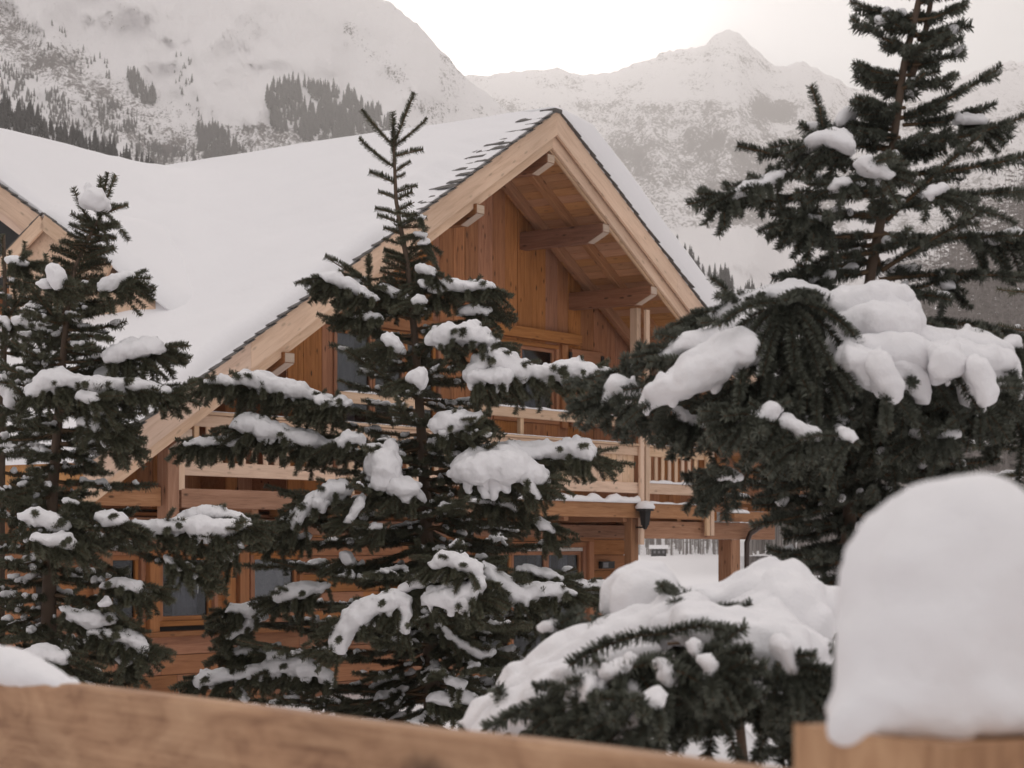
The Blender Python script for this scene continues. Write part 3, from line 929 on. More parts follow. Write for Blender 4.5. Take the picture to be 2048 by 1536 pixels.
for du in (-.11, .08):
    hbar('post', (3.45 + du, BS - .06, .10 if du < 0 else .55), (3.45 + du, BS - .06, roof(3.45) - .99 if du > 0 else 2.45), .06, .13, M['rail'], tuple(DU))
hbar('post', (3.42, BS + .12, 2.4), (3.42, BS + .12, roof(3.42) - .98), .16, .14, M['rail'], tuple(DU))
for du in (-.07, .10):
    hbar('newel', (5.78 + du, BS - .06, .28), (5.78 + du, BS - .06, 2.03), .06, .12, M['rail'], tuple(DU), rail)
# the second, higher rail
hbar('upper_rail', (-5.0, BS + .1, 2.36), (5.7, BS + .1, 2.36), .05, .17, M['rail'])
for u in (-4.9, -.2, 5.6): hbar('rail_post', (u, BS + .14, .86), (u, BS + .14, 2.28), .08, .1, M['rail'], tuple(DU))

def ridge_snow(name, parent, a, b, w, h, seed, n=40, mat='snow'):
    """a lumpy strip of snow lying along a rail from a to b (house coordinates)"""
    rr = random.Random(seed); V = []; m = 7
    a = H(*a); b = H(*b); d = (b - a).normalized(); side = Vector((0, 0, 1)).cross(d)
    for i in range(n):
        t = i / (n - 1); p = a.lerp(b, t)
        e = edge(t, .02) * edge(1 - t, .02)
        hh = h * (.75 + .5 * (fbm(t * (b - a).length * 2.5, seed, 3, 3))) * max(.15, e)
        for k in range(m):
            an = math.pi * k / (m - 1)
            V.append(p + side * (math.cos(an) * w * (.5 + .06 * math.sin(i * 1.7)) * max(.3, e)) + Vector((0, 0, math.sin(an) * hh)))
    F_ = [(i * m + k, i * m + k + 1, (i + 1) * m + k + 1, (i + 1) * m + k) for i in range(n - 1) for k in range(m - 1)]
    F_ += [(i * m, (i + 1) * m, (i + 1) * m + m - 1, i * m + m - 1) for i in range(n - 1)] + [tuple(range(m)), tuple(range((n - 1) * m + m - 1, (n - 1) * m - 1, -1))]
    return mesh_obj(name, V, F_, M[mat], parent, None, True)
ridge_snow('rail_snow', house, (-4.9, BS + .1, 2.445), (5.66, BS + .1, 2.445), .07, .05, 3, 90)
ridge_snow('rail_snow', rail, (3.62, BS - .01, 1.967), (5.6, BS - .01, 1.967), .12, .035, 4, 30)
ridge_snow('rail_snow', rail, (-8.5, BS - .01, 1.967), (3.2, BS - .01, 1.967), .12, .022, 5, 90)
ridge_snow('ledge_snow', rail, (3.62, BS - .01, 1.25), (5.6, BS - .01, 1.25), .11, .07, 6, 40)
ridge_snow('ledge_snow', house, (-.9, BS - .05, .865), (3.3, BS - .05, .865), .18, .16, 7, 60)
ridge_snow('ledge_snow', house, (3.6, BS - .03, .865), (5.6, BS - .03, .865), .16, .05, 8, 30)

# --- carport under the right eave
hbar('carport_beam', (3.3, BS + .15, .38), (8.6, BS + .15, .38), .2, .33, M['beam'])
hbar('carport_beam', (6.1, .3, .66), (8.7, .3, .66), .16, .2, M['beam'])
hbar('carport_post', (7.0, BS + .2, -2.8), (7.0, BS + .2, .21), .3, .36, M['beam'], tuple(DU))
hbar('post', (3.28, BS + .12, -2.8), (3.28, BS + .12, .60), .16, .24, M['beam'], tuple(DU))
hbar('tie_beam', (8.55, .3, .9), (8.55, SW, .9), .16, .2, M['beam'])
hbar('brace', (6.7, .5, 1.0), (8.2, .5, 2.3), .1, .14, M['beam'])
for z, s in ((1.02, .2), (.86, .35)): hbar('stacked_beam', (5.98, s, z - .06), (6.9, s, z - .06), .26, .10, M['beam'])
ridge_snow('ledge_snow', house, (6.0, .2, 1.01), (6.75, .2, 1.01), .3, .14, 9, 14)
ridge_snow('ledge_snow', house, (5.98, .08, .72), (6.6, .08, .72), .2, .12, 10, 14)
hbar('stacked_beam', (5.95, .08, .66), (6.7, .08, .66), .22, .10, M['beam'])

def tube(name, pts, r, mat, parent=None, nseg=8, smooth=True):
    V = []; m = nseg
    pts = [Vector(p) for p in pts]
    for i, p in enumerate(pts):
        d = (pts[min(i + 1, len(pts) - 1)] - pts[max(i - 1, 0)]).normalized()
        a = d.cross(Vector((0, 1, 0)) if abs(d.y) < .9 else Vector((1, 0, 0))).normalized(); b = d.cross(a)
        rr = r[i] if isinstance(r, (list, tuple)) else r
        for k in range(m):
            an = 2 * math.pi * k / m
            V.append(p + (a * math.cos(an) + b * math.sin(an)) * rr)
    F_ = [(i * m + k, i * m + (k + 1) % m, (i + 1) * m + (k + 1) % m, (i + 1) * m + k) for i in range(len(pts) - 1) for k in range(m)]
    F_ += [tuple(range(m - 1, -1, -1)), tuple(range((len(pts) - 1) * m, len(pts) * m))]
    return mesh_obj(name, V, F_, mat, parent, None, smooth)
tube('gutter_pipe', [H(8.1, .1, .95), H(8.0, .15, .72), H(7.35, .42, .33), H(7.27, .45, .15), H(7.27, .45, -2.6)], .055, M['pipe'], house)
tube('gutter', [H(HW + .1, .05, roof(HW) - .12), H(HW + .1, BACK, roof(HW) - .12)], .08, M['pipe'], house)
# flat wall box
wb = hbox('wall_box', 4.22, 4.66, SW - .10, SW - .02, -.36, -.22, M['black'])
hbox('face_plate', 4.25, 4.42, SW - .112, SW - .10, -.34, -.24, M['grey'], wb)

# --- windows
def window(u0, u1, z0, z1, s, leaves, fw=.075, door=False, curtain=None, blind=False, name='window', glass='glass'):
    w = hbar(name, (u0, s + .02, z0 + fw / 2), (u1, s + .02, z0 + fw / 2), .11, fw, M['frame'])
    hbar('frame', (u0, s + .02, z1 - fw / 2), (u1, s + .02, z1 - fw / 2), .11, fw, M['frame'], parent=w)
    for u in (u0 + fw / 2, u1 - fw / 2): hbar('frame', (u, s + .02, z0 + fw), (u, s + .02, z1 - fw), .11, fw, M['frame'], tuple(DU), w)
    a = u0 + fw
    top = z1 - fw
    if blind:
        hbox('blind_box', u0 + fw + .01, u1 - fw - .01, s - .02, s + .05, z1 - fw - .07, z1 - fw - .005, M['roller'], w); top = z1 - fw - .075
    for k, L in enumerate(leaves):
        b = u0 + fw + (u1 - u0 - 2 * fw) * L
        lf = .07
        sh = hbar('sash', (a + .004, s + .05, z0 + fw + lf / 2), (b - .004, s + .05, z0 + fw + lf / 2), .06, lf, M['frame'], parent=w)
        hbar('sash_rail', (a + .004, s + .05, top - lf / 2), (b - .004, s + .05, top - lf / 2), .06, lf, M['frame'], parent=w)
        for u in (a + lf / 2 + .004, b - lf / 2 - .004): hbar('sash_stile', (u, s + .05, z0 + fw + lf), (u, s + .05, top - lf), .06, lf, M['frame'], tuple(DU), w)
        hbox('pane', a + lf, b - lf, s + .055, s + .063, z0 + fw + lf, top - lf, M[glass], w)
        a = b
    # shallow room behind
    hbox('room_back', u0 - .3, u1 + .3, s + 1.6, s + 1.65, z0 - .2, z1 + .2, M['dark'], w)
    if curtain: 
        for c0, c1, skew in curtain:
            n = 18; V = []
            for i in range(n + 1):
                t = i / n; uu = lerp(c0, c1, t)
                V.append((uu, s + .22 + .03 * math.sin(t * 22), z1 - .05)); V.append((uu + skew, s + .22 + .035 * math.sin(t * 22 + .5), z0 + .05))
            hmesh('curtain', V, [(2 * i, 2 * i + 2, 2 * i + 3, 2 * i + 1) for i in range(n)], M['cloth'], w, True)
    return w
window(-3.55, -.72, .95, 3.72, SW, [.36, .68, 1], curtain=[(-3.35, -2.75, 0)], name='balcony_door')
window(.815, 2.86, 2.35, 3.84, SW, [.42, 1], curtain=[(.95, 1.28, 0), (1.75, 2.05, .5)], glass='glass_dim_reflection')
hbar('window_header', (-3.75, SW - .06, 3.84), (-.5, SW - .06, 3.84), .16, .23, M['siding'])
hbar('window_header', (.68, SW - .07, 3.98), (3.45, SW - .07, 3.98), .18, .20, M['siding'])
# shutter
sh = hbar('shutter', (3.22, SW - .06, 2.42), (4.28, SW - .06, 2.42), .05, .12, M['siding'])
hbar('shutter_rail', (3.22, SW - .06, 3.70), (4.28, SW - .06, 3.70), .05, .22, M['siding'], parent=sh)
u = 3.22
while u < 4.26:
    hbar('shutter_board', (u + .066, SW - .05, 2.48), (u + .066, SW - .05, 3.59), .03, .128, M['siding'], tuple(DU), sh); u += .1325
for u, z in ((3.14, 3.62), (4.22, 3.62), (3.14, 2.6), (4.22, 2.6)):
    hbox('hinge', u - .03, u + .05, SW - .115, SW - .086, z - .12, z + .12, M['black'], sh)
hbar('shutter_post', (3.04, SW - .03, 2.3), (3.04, SW - .03, 3.87), .06, .2, M['siding'], tuple(DU))
# ground floor windows
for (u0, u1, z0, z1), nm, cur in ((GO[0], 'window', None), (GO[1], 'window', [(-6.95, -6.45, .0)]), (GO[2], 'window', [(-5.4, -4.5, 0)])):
    w_ = window(u0, u1, z0, z1, SW, [1], .08, curtain=cur, glass='glass_dim_reflection' if u1 < -6 else 'glass')
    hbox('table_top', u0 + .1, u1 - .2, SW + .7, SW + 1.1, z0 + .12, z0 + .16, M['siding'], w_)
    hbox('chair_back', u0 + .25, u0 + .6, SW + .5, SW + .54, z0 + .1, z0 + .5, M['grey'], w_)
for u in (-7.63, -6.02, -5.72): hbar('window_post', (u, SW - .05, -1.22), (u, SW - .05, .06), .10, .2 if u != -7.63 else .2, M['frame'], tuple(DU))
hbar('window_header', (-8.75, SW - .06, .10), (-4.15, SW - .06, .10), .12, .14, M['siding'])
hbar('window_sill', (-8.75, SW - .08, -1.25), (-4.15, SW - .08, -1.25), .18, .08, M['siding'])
window(.22, 3.78, -2.15, .15, SW, [.33, .66, 1], .10, blind=True, curtain=[(2.5, 2.95, 0), (3.2, 3.5, 0)], name='terrace_door', glass='glass_dim_reflection')
hbar('window_header', (.05, SW - .05, .23), (3.95, SW - .05, .23), .10, .13, M['siding'])
hbar('window_post', (3.87, SW - .05, -2.2), (3.87, SW - .05, .16), .10, .16, M['siding'], tuple(DU))

# lantern with a pad of snow on its lid
lan = empty('wall_lantern', H(3.3, .34, .3), 'small black iron wall lantern with a cap of snow on the post under the balcony', 'lantern')
def lathe(name, prof, n, mat, c, parent, smooth=False):
    V = []; 
    for r, z in prof:
        for k in range(n):
            a = 2 * math.pi * k / n + math.pi / n
            V.append(Vector(c) + Vector((r * math.cos(a), r * math.sin(a), z)))
    F_ = [(i * n + k, i * n + (k + 1) % n, (i + 1) * n + (k + 1) % n, (i + 1) * n + k) for i in range(len(prof) - 1) for k in range(n)]
    F_ += [tuple(range(n - 1, -1, -1)), tuple(range((len(prof) - 1) * n, len(prof) * n))]
    return mesh_obj(name, V, F_, mat, parent, None, smooth)
lc = H(3.22, .28, .46)
lathe('lantern_body', [(.085, 0), (.12, .26)], 6, M['black'], lc, lan)
lathe('lantern_lid', [(.19, .262), (.17, .29), (.05, .36)], 6, M['black'], lc, lan)
lathe('snow_pad', [(.18, .30), (.19, .34), (.15, .40), (.07, .44), (.01, .45)], 12, M['snow'], lc, lan, True)
lathe('lantern_foot', [(.03, -.08), (.07, -.001)], 6, M['black'], lc, lan)
bar('bracket', lan, lc + Vector((0, 0, -.04)), H(3.28, .5, .42), .03, .03, M['black'])

# --- small hut far out on the snowfield
hx, hy = 20.1, 288.0
hz = ground_z(hx, hy)
hut = empty('field_hut', (hx, hy, hz), 'tiny dark wooden hut with a snowy roof at the far edge of the snowfield', 'hut')
b_ = [(hx + sx * 1.0, hy + sy * .9, hz + z) for z in (-.3, .95) for sx, sy in ((-1, -1), (1, -1), (1, 1), (-1, 1))]
mesh_obj('hut_wall', b_, [(0, 1, 5, 4), (1, 2, 6, 5), (2, 3, 7, 6), (3, 0, 4, 7), (3, 2, 1, 0), (4, 5, 6, 7)], M['black'], hut)
b_ = [(hx + sx * 1.3, hy + sy * 1.2, hz + .96) for sx, sy in ((-1, -1), (1, -1), (1, 1), (-1, 1))] + [(hx - 1.3, hy, hz + 1.5), (hx + 1.3, hy, hz + 1.5)]
mesh_obj('hut_roof', b_, [(0, 1, 5, 4), (2, 3, 4, 5), (0, 4, 3), (1, 2, 5), (3, 2, 1, 0)], M['roofsnow'], hut)
for dx in (-.6, 0, .6): 
    q = [(hx + dx + a, hy - .92 - d, hz + .35 + z) for d in (0, .04) for a, z in ((-.15, 0), (.15, 0), (.15, .35), (-.15, .35))]
    mesh_obj('hut_window', q, [(4, 5, 6, 7), (0, 1, 5, 4), (1, 2, 6, 5), (2, 3, 7, 6), (3, 0, 4, 7)], M['grey'], hut)
# ------------------------------------------------------------------ firs
def brush_mesh(name, rng, n, L, nl, nw, mat, bark, flat=.0):
    """one length of fir shoot along +X with its needles (real needle-shaped blades)"""
    V = []; T = []; mi = []
    r0 = nl * .11
    for x, r in ((-.06, r0), (1.04, r0 * .8)):
        for k in range(3):
            a = 2.094 * k; V.append((x * L, r * math.cos(a), r * math.sin(a)))
    for k in range(3):
        T += [(k, (k + 1) % 3, 3 + (k + 1) % 3), (k, 3 + (k + 1) % 3, 3 + k)]; mi += [1, 1]
    for i in range(n):
        x = L * (i + rng.random()) / n
        a = rng.uniform(0, 2 * math.pi)
        if math.sin(a) < -.2 and rng.random() < .35: a = -a
        lean = rng.uniform(.2, .7)
        l = nl * rng.uniform(.75, 1.12)
        d = Vector((math.sin(lean) * .95, math.cos(a) * math.cos(lean * .6), math.sin(a) * math.cos(lean * .6))).normalized()
        t = d.cross(Vector((rng.uniform(-1, 1), rng.uniform(-1, 1), rng.uniform(-1, 1)))).normalized() * nw * .5
        p = Vector((x, math.cos(a) * r0, math.sin(a) * r0)); b = len(V)
        V += [tuple(p - t), tuple(p + t), tuple(p + d * l * .8 + t * .8), tuple(p + d * l)]
        T += [(b, b + 1, b + 2), (b, b + 2, b + 3)]; mi += [0, 0]
    me = np_mesh(name, V, T)
    me.materials.append(mat); me.materials.append(bark)
    me.polygons.foreach_set('material_index', mi)
    return bpy.data.objects.new(name, me)

def scatter_group(obs):
    """geometry nodes: put a random one of obs on every vertex, turned and scaled by its attributes"""
    ng = bpy.data.node_groups.new('needle_scatter', 'GeometryNodeTree')
    ng.interface.new_socket('Geometry', in_out='INPUT', socket_type='NodeSocketGeometry')
    ng.interface.new_socket('Geometry', in_out='OUTPUT', socket_type='NodeSocketGeometry')
    N, L = ng.nodes, ng.links
    gi, go = N.new('NodeGroupInput'), N.new('NodeGroupOutput')
    jn = N.new('GeometryNodeJoinGeometry')
    def attr(nm, tp):
        a = N.new('GeometryNodeInputNamedAttribute'); a.data_type = tp; a.inputs[0].default_value = nm
        return a.outputs[0]
    for k, ob in enumerate(obs):
        iop = N.new('GeometryNodeInstanceOnPoints')
        oi = N.new('GeometryNodeObjectInfo'); oi.inputs[0].default_value = ob; oi.inputs[1].default_value = True
        L.new(gi.outputs[0], iop.inputs['Points'])
        L.new(oi.outputs['Geometry'], iop.inputs['Instance'])
        cmp = N.new('FunctionNodeCompare'); cmp.data_type = 'INT'; cmp.operation = 'EQUAL'
        L.new(attr('kind', 'INT'), cmp.inputs[2]); cmp.inputs[3].default_value = k
        L.new(cmp.outputs[0], iop.inputs['Selection'])
        L.new(attr('rot', 'FLOAT_VECTOR'), iop.inputs['Rotation'])
        L.new(attr('scl', 'FLOAT'), iop.inputs['Scale'])
        L.new(iop.outputs[0], jn.inputs[0])
    L.new(jn.outputs[0], go.inputs[0])
    return ng

def blob_group(vox):
    ng = bpy.data.node_groups.new('snow_gather', 'GeometryNodeTree')
    ng.interface.new_socket('Geometry', in_out='INPUT', socket_type='NodeSocketGeometry')
    ng.interface.new_socket('Geometry', in_out='OUTPUT', socket_type='NodeSocketGeometry')
    N, L = ng.nodes, ng.links
    gi, go = N.new('NodeGroupInput'), N.new('NodeGroupOutput')
    mp, pv, vm = N.new('GeometryNodeMeshToPoints'), N.new('GeometryNodePointsToVolume'), N.new('GeometryNodeVolumeToMesh')
    na = N.new('GeometryNodeInputNamedAttribute'); na.data_type = 'FLOAT'; na.inputs[0].default_value = 'rad'
    L.new(gi.outputs[0], mp.inputs['Mesh']); L.new(na.outputs[0], mp.inputs['Radius'])
    L.new(mp.outputs[0], pv.inputs['Points']); L.new(na.outputs[0], pv.inputs['Radius'])
    pv.resolution_mode = 'VOXEL_SIZE'; pv.inputs['Voxel Size'].default_value = vox
    L.new(pv.outputs[0], vm.inputs[0]); L.new(vm.outputs[0], go.inputs[0])
    return ng

def blobs_to_mesh(pts, ng, relax=3, amp=0.0, freq=30.0):
    """pts: (x,y,z,r) balls of snow -> one smooth mesh"""
    P = np.array(pts, dtype=np.float32)
    me = bpy.data.meshes.new('tmp'); me.vertices.add(len(P)); me.vertices.foreach_set('co', P[:, :3].ravel())
    at = me.attributes.new('rad', 'FLOAT', 'POINT'); at.data.foreach_set('value', P[:, 3].copy())
    o = bpy.data.objects.new('tmp', me); COL.objects.link(o)
    m = o.modifiers.new('g', 'NODES'); m.node_group = ng
    dg = bpy.context.evaluated_depsgraph_get()
    r = bpy.data.meshes.new_from_object(o.evaluated_get(dg))
    bpy.data.objects.remove(o); bpy.data.meshes.remove(me)
    n = len(r.vertices)
    if n == 0: return r
    V = np.zeros(n * 3, dtype=np.float32); r.vertices.foreach_get('co', V); V = V.reshape(-1, 3)
    E = np.zeros(len(r.edges) * 2, dtype=np.int32); r.edges.foreach_get('vertices', E); E = E.reshape(-1, 2)
    deg = np.bincount(E.ravel(), minlength=n).astype(np.float32)[:, None]; deg[deg == 0] = 1
    for _ in range(relax):
        S = np.zeros_like(V)
        for c in range(3):
            S[:, c] = np.bincount(E[:, 0], V[E[:, 1], c], n) + np.bincount(E[:, 1], V[E[:, 0], c], n)
        V = V * .45 + S / deg * .55
    if amp:
        A_ = amp * 1.5; f1 = freq * .45; f2 = freq * 1.5
        nv = mn.noise_vector
        D = [nv(Vector(v) * f1) * 2.2 + nv(Vector(v) * f2) * .8 for v in V.tolist()]
        V = V + np.array([tuple(d) for d in D], dtype=np.float32) * A_
    if False:
        f = freq
        D = np.stack([np.sin(V[:, 0] * f + 1.3 * np.sin(V[:, 1] * f * .7)) + np.sin(V[:, 2] * f * 1.7 + V[:, 0] * f * .8),
                      np.sin(V[:, 1] * f + 1.1 * np.sin(V[:, 2] * f * .9)) + np.sin(V[:, 0] * f * 1.6),
                      np.sin(V[:, 2] * f * 1.1 + 1.7 * np.sin(V[:, 0] * f * .8)) + .7 * np.sin(V[:, 1] * f * 2.1 + V[:, 0] * f * 1.3)], 1)
        V = V + D.astype(np.float32) * amp
    r.vertices.foreach_set('co', V.astype(np.float32).ravel())
    r.polygons.foreach_set('use_smooth', np.ones(len(r.polygons), dtype=bool))
    r.update()
    return r

def split_islands(me, least=50):
    """one mesh per connected lump"""
    n = len(me.vertices)
    V = np.zeros(n * 3, dtype=np.float32); me.vertices.foreach_get('co', V); V = V.reshape(-1, 3)
    E = np.zeros(len(me.edges) * 2, dtype=np.int32); me.edges.foreach_get('vertices', E); E = E.reshape(-1, 2)
    lab = np.arange(n)
    while True:
        m = np.minimum(lab[E[:, 0]], lab[E[:, 1]]); new = lab.copy()
        np.minimum.at(new, E[:, 0], m); np.minimum.at(new, E[:, 1], m); new = new[new]
        if (new == lab).all(): break
        lab = new
    ids, cnt = np.unique(lab, return_counts=True)
    if len(ids) == 1: return [me]
    nl = len(me.loops); LI = np.zeros(nl, dtype=np.int32); me.loops.foreach_get('vertex_index', LI)
    if nl != 4 * len(me.polygons): return [me]
    LI = LI.reshape(-1, 4); out = []
    for i, c in zip(ids, cnt):
        if c < least: continue
        sel = lab == i; mp = np.cumsum(sel) - 1
        out.append(np_mesh('snow_clump', V[sel], mp[LI[sel[LI[:, 0]]]], True))
    return out

class Fir:
    def __init__(s, name, Y, trunk, label, cat, group, seed, brush_len, needle, vox, mat='needle', trunk_r=.05, needle_n=150, nw=.0040, zbase=None):
        s.name, s.Y, s.rng = name, Y, random.Random(seed)
        s.px = Y / F
        s.trunk = [PW(x, y, Y + dy) for x, y, dy in trunk]
        base = s.trunk[-1]
        s.root = empty(name, (base.x, base.y, base.z), label, cat, group)
        s.bl = brush_len; s.vox = vox
        s.seg = []                  # (pos, dir, scale)
        s.wood = []                 # limbs: list of points, radii
        s.snow = []                 # clumps: lists of balls
        rg = random.Random(seed + 7)
        s.kinds = [brush_mesh('fir_shoot', rg, needle_n, brush_len, needle, nw, M[mat], M['twigbark']) for _ in range(5)]
        s.tr = trunk_r
        s.nl = needle; s.gain = 1.17; s.lumps = 4; s.front = .06; s.cap = .17; s.relax = 2; s.nf = 1; s.rough = .42; s.fdir = 1; s.sp = 1.15; s.dust = .22; s.dusts = []
    def at(s, y_px):
        z = (HY - y_px)
        t = s.trunk
        for a, b in zip(t, t[1:]):
            ya = HY - a.z / a.y * F; yb = HY - b.z / b.y * F
            if ya <= y_px <= yb: return a.lerp(b, (y_px - ya) / max(1e-6, yb - ya))
        return t[-1].copy() if y_px > HY - t[-1].z / t[-1].y * F else t[0].copy()
    def P(s, x, y, d=0): return PW(x, y, s.Y + d)
    def shoot(s, pts, sc=1.0, wood=True, tip=True):
        """needled shoot along a smooth line"""
        pts = [Vector(p) for p in pts]
        L = sum((b - a).length for a, b in zip(pts, pts[1:]))
        if L < 1e-4: return
        step = s.bl * sc * .92
        n = max(1, round(L / step)); k = L / n / (s.bl * sc)
        acc = 0; cur = []
        # resample
        d = [0]
        for a, b in zip(pts, pts[1:]): d.append(d[-1] + (b - a).length)
        def ev(t):
            t = min(max(t, 0), L)
            for i in range(len(pts) - 1):
                if t <= d[i + 1] + 1e-9: return pts[i].lerp(pts[i + 1], (t - d[i]) / max(1e-9, d[i + 1] - d[i]))
            return pts[-1]
        for i in range(n):
            a = ev(L * i / n); b = ev(L * (i + 1) / n)
            if (b - a).length < 1e-5: continue
            s.seg.append((a, (b - a).normalized(), sc * min(1.15, max(.8, k)) * s.rng.uniform(.9, 1.08)))
    def limb(s, pts, r0, r1):
        n = len(pts); s.wood.append(([Vector(p) for p in pts], [lerp(r0, r1, i / (n - 1)) for i in range(n)]))
    def curve(s, a, b, sag, n=8):
        """from a to b, bowed: sag>0 bends downward in the middle"""
        return [a.lerp(b, i / (n - 1)) - Vector((0, 0, sag * 4 * (i / (n - 1)) * (1 - i / (n - 1)))) for i in range(n)]
    def bough(s, pts, w=.5, dens=1.0, sc=1.0, r=.012, droop=.25, t0=.12, needles_from=.0, snow=None, sub=True, sp=None):
        """a branch: limb along pts, side shoots left and right, twiglets on the longer ones.
        snow=(depth, cover) lays snow along it"""
        rng = s.rng
        pts = [Vector(p) for p in pts]
        d = [0]
        for a, b in zip(pts, pts[1:]): d.append(d[-1] + (b - a).length)
        L = d[-1]
        def ev(t):
            t = min(max(t, 0), 1) * L
            for i in range(len(pts) - 1):
                if t <= d[i + 1] + 1e-9: return pts[i].lerp(pts[i + 1], (t - d[i]) / max(1e-9, d[i + 1] - d[i]))
            return pts[-1]
        s.limb([ev(i / 7) for i in range(8)], r, r * .25)
        s.shoot([ev(lerp(max(t0, needles_from), 1, i / 10)) for i in range(11)], sc)
        n = max(3, int(L * .86 / (s.bl * (sp or s.sp)) * dens))
        balls = []
        for i in range(n):
            t = t0 + (.88 - t0) * (i + rng.random() * .6) / n
            p = ev(t); ax = (ev(t + .04) - ev(t - .04)).normalized()
            side = ax.cross(Vector((0, 0, 1)))
            if side.length < .1: side = Vector((1, 0, 0))
            side.normalize()
            for sd in ((-1, 1) if i % 2 else (1, -1)):
                if rng.random() < .12: continue
                ll = w * L * (1 - t * .82) * rng.uniform(.45, 1.0) * (.35 + .65 * min(1, (t - t0 + .18) / .3))
                ll = max(min(ll, s.cap * rng.uniform(.75, 1.1)), s.bl * 1.2)
                fw = rng.uniform(.75, 1.4)
                dr = -droop * .6 * rng.uniform(.2, 1.6) + rng.uniform(-.1, .22)
                dirn = (ax * fw + side * sd + Vector((0, 0, dr))).normalized()
                if dirn.y < -.45: ll *= .7
                q = p + dirn * ll + Vector((0, 0, -droop * .12 * ll))
                if dirn.y < -.45: ll *= .6
                mid = p + dirn * ll * .5
                s.shoot([p, mid, q], sc * .95)
                if s.dust and rng.random() < s.dust:
                    h0 = s.vox * 1.25
                    for tt in (.3, .5, .68, .85)[:rng.randint(2, 4)]:
                        pp = p.lerp(q, tt); s.dusts.append((pp.x, pp.y, pp.z + s.nl * .35, h0 * rng.uniform(.9, 1.35)))
                if sub and ll > s.bl * 2.4:
                    m = int(ll / (s.bl * 1.45 * s.sp))
                    for k in range(m):
                        tt = .25 + .7 * (k + rng.random() * .5) / m
                        pp = p.lerp(q, tt); l2 = ll * .46 * (1.1 - tt) * rng.uniform(.6, 1.2) + s.bl * .8
                        s2 = 1 if k % 2 else -1
                        sd2 = dirn.cross(Vector((0, 0, 1))).normalized() * s2
                        dd = (dirn * 1.0 + sd2 * .75 + Vector((0, 0, rng.uniform(-.35, .15) * (1 + droop)))).normalized()
                        s.shoot([pp, pp + dd * l2], sc * .88)
                if snow and rng.random() < snow[1]:
                    h = snow[0] * rng.uniform(.5, 1.05)
                    m = max(2, int(ll / (h * .9)))
                    for k in range(m):
                        tt = (k + .3) / m * .85
                        hh = h * (1 - tt * .45) * rng.uniform(.8, 1.15)
                        pp = p.lerp(q, tt); balls.append((pp.x, pp.y, pp.z + hh * .75 + s.nl * .3, hh))
        if snow:
            h = snow[0]; m = max(3, int(L / (h * .7)))
            ph = rng.uniform(0, 9)
            for k in range(m):
                t = t0 + .1 + (1 - t0 - .14) * k / m
                if math.sin(t * 11 + ph) + math.sin(t * 23 + ph * 2) * .6 < 1.5 - 2.8 * snow[1]: continue
                hh = h * rng.uniform(.8, 1.3) * (1 - .45 * t)
                p = ev(t); balls.append((p.x, p.y, p.z + hh * .8 + s.nl * .3, hh))
            if balls: s.snow.append(balls)
    def stroke(s, pts, d0=0, d1=None, widen=1.0, fringe=1.0, drip=.0, flat=1.0):
        """a laid lump of snow through photo points (x,y,r px), with shoots under and round it"""
        rng = s.rng; d1 = d0 if d1 is None else d1
        n = len(pts); balls = []
        pts = [(x + rng.uniform(-.12, .12) * r, y + rng.uniform(-.15, .15) * r, r * rng.uniform(.85, 1.12)) for x, y, r in pts] if n > 1 else pts
        dist = [0]
        for a, b in zip(pts, pts[1:]): dist.append(dist[-1] + math.hypot(b[0] - a[0], b[1] - a[1]))
        T = max(dist[-1], 1)
        def ev(t):
            q = t * T
            for i in range(n - 1):
                if q <= dist[i + 1] + 1e-6:
                    f = (q - dist[i]) / max(1e-6, dist[i + 1] - dist[i])
                    return tuple(lerp(pts[i][k], pts[i + 1][k], f) for k in range(3))
            return pts[-1]
        m = max(1, int(T / (sum(p[2] for p in pts) / n * .5)))
        for k in range(m + 1):
            t = k / m if m else 0
            x, y, r = ev(t) if n > 1 else pts[0]
            r *= s.gain
            d = lerp(d0, d1, t); R_ = r * s.px
            c = s.P(x, y, d - s.front)
            nb = 3 if R_ > s.vox * 2 else 2
            for q in range(nb):
                off = (q / (nb - 1) * 2 - 1) if nb > 1 else 0
                rr = R_ * rng.uniform(.8, 1.08) * (1 if abs(off) < .5 else .85)
                balls.append((c.x + rng.uniform(-.18, .18) * R_, c.y + off * R_ * widen, c.z + rng.uniform(-.12, .16) * R_ - abs(off) * R_ * .2, rr))
            # small lumps that ride on the surface
            for q in range(s.lumps):
                a = rng.uniform(-.9, math.pi + .9); rr = R_ * rng.uniform(.22, .48); k_ = rng.uniform(.7, .98)
                balls.append((c.x + math.cos(a) * R_ * k_, c.y + rng.uniform(-1, .4) * R_ * .6, c.z + math.sin(a) * R_ * k_ * .9, max(rr, s.vox * 1.1)))
            if rng.random() < .07 * fringe:
                a = rng.uniform(.5, 2.6); l = R_ * rng.uniform(1.2, 2.0) + s.bl * .3
                q0 = c + Vector((0, -.5 * R_, 0)); s.shoot([q0, q0 + Vector((math.cos(a) * 1.2, .1, math.sin(a) * .6)) * l])
            if rng.random() < drip * 1.5:
                l = R_ * rng.uniform(.5, 1.7); st = 5
                for q in range(st): balls.append((c.x + rng.uniform(-.1, .1) * R_, c.y - R_ * widen * .6, c.z - R_ * .5 - l * q / st, max(R_ * (.52 - .06 * q), s.vox * 1.2)))
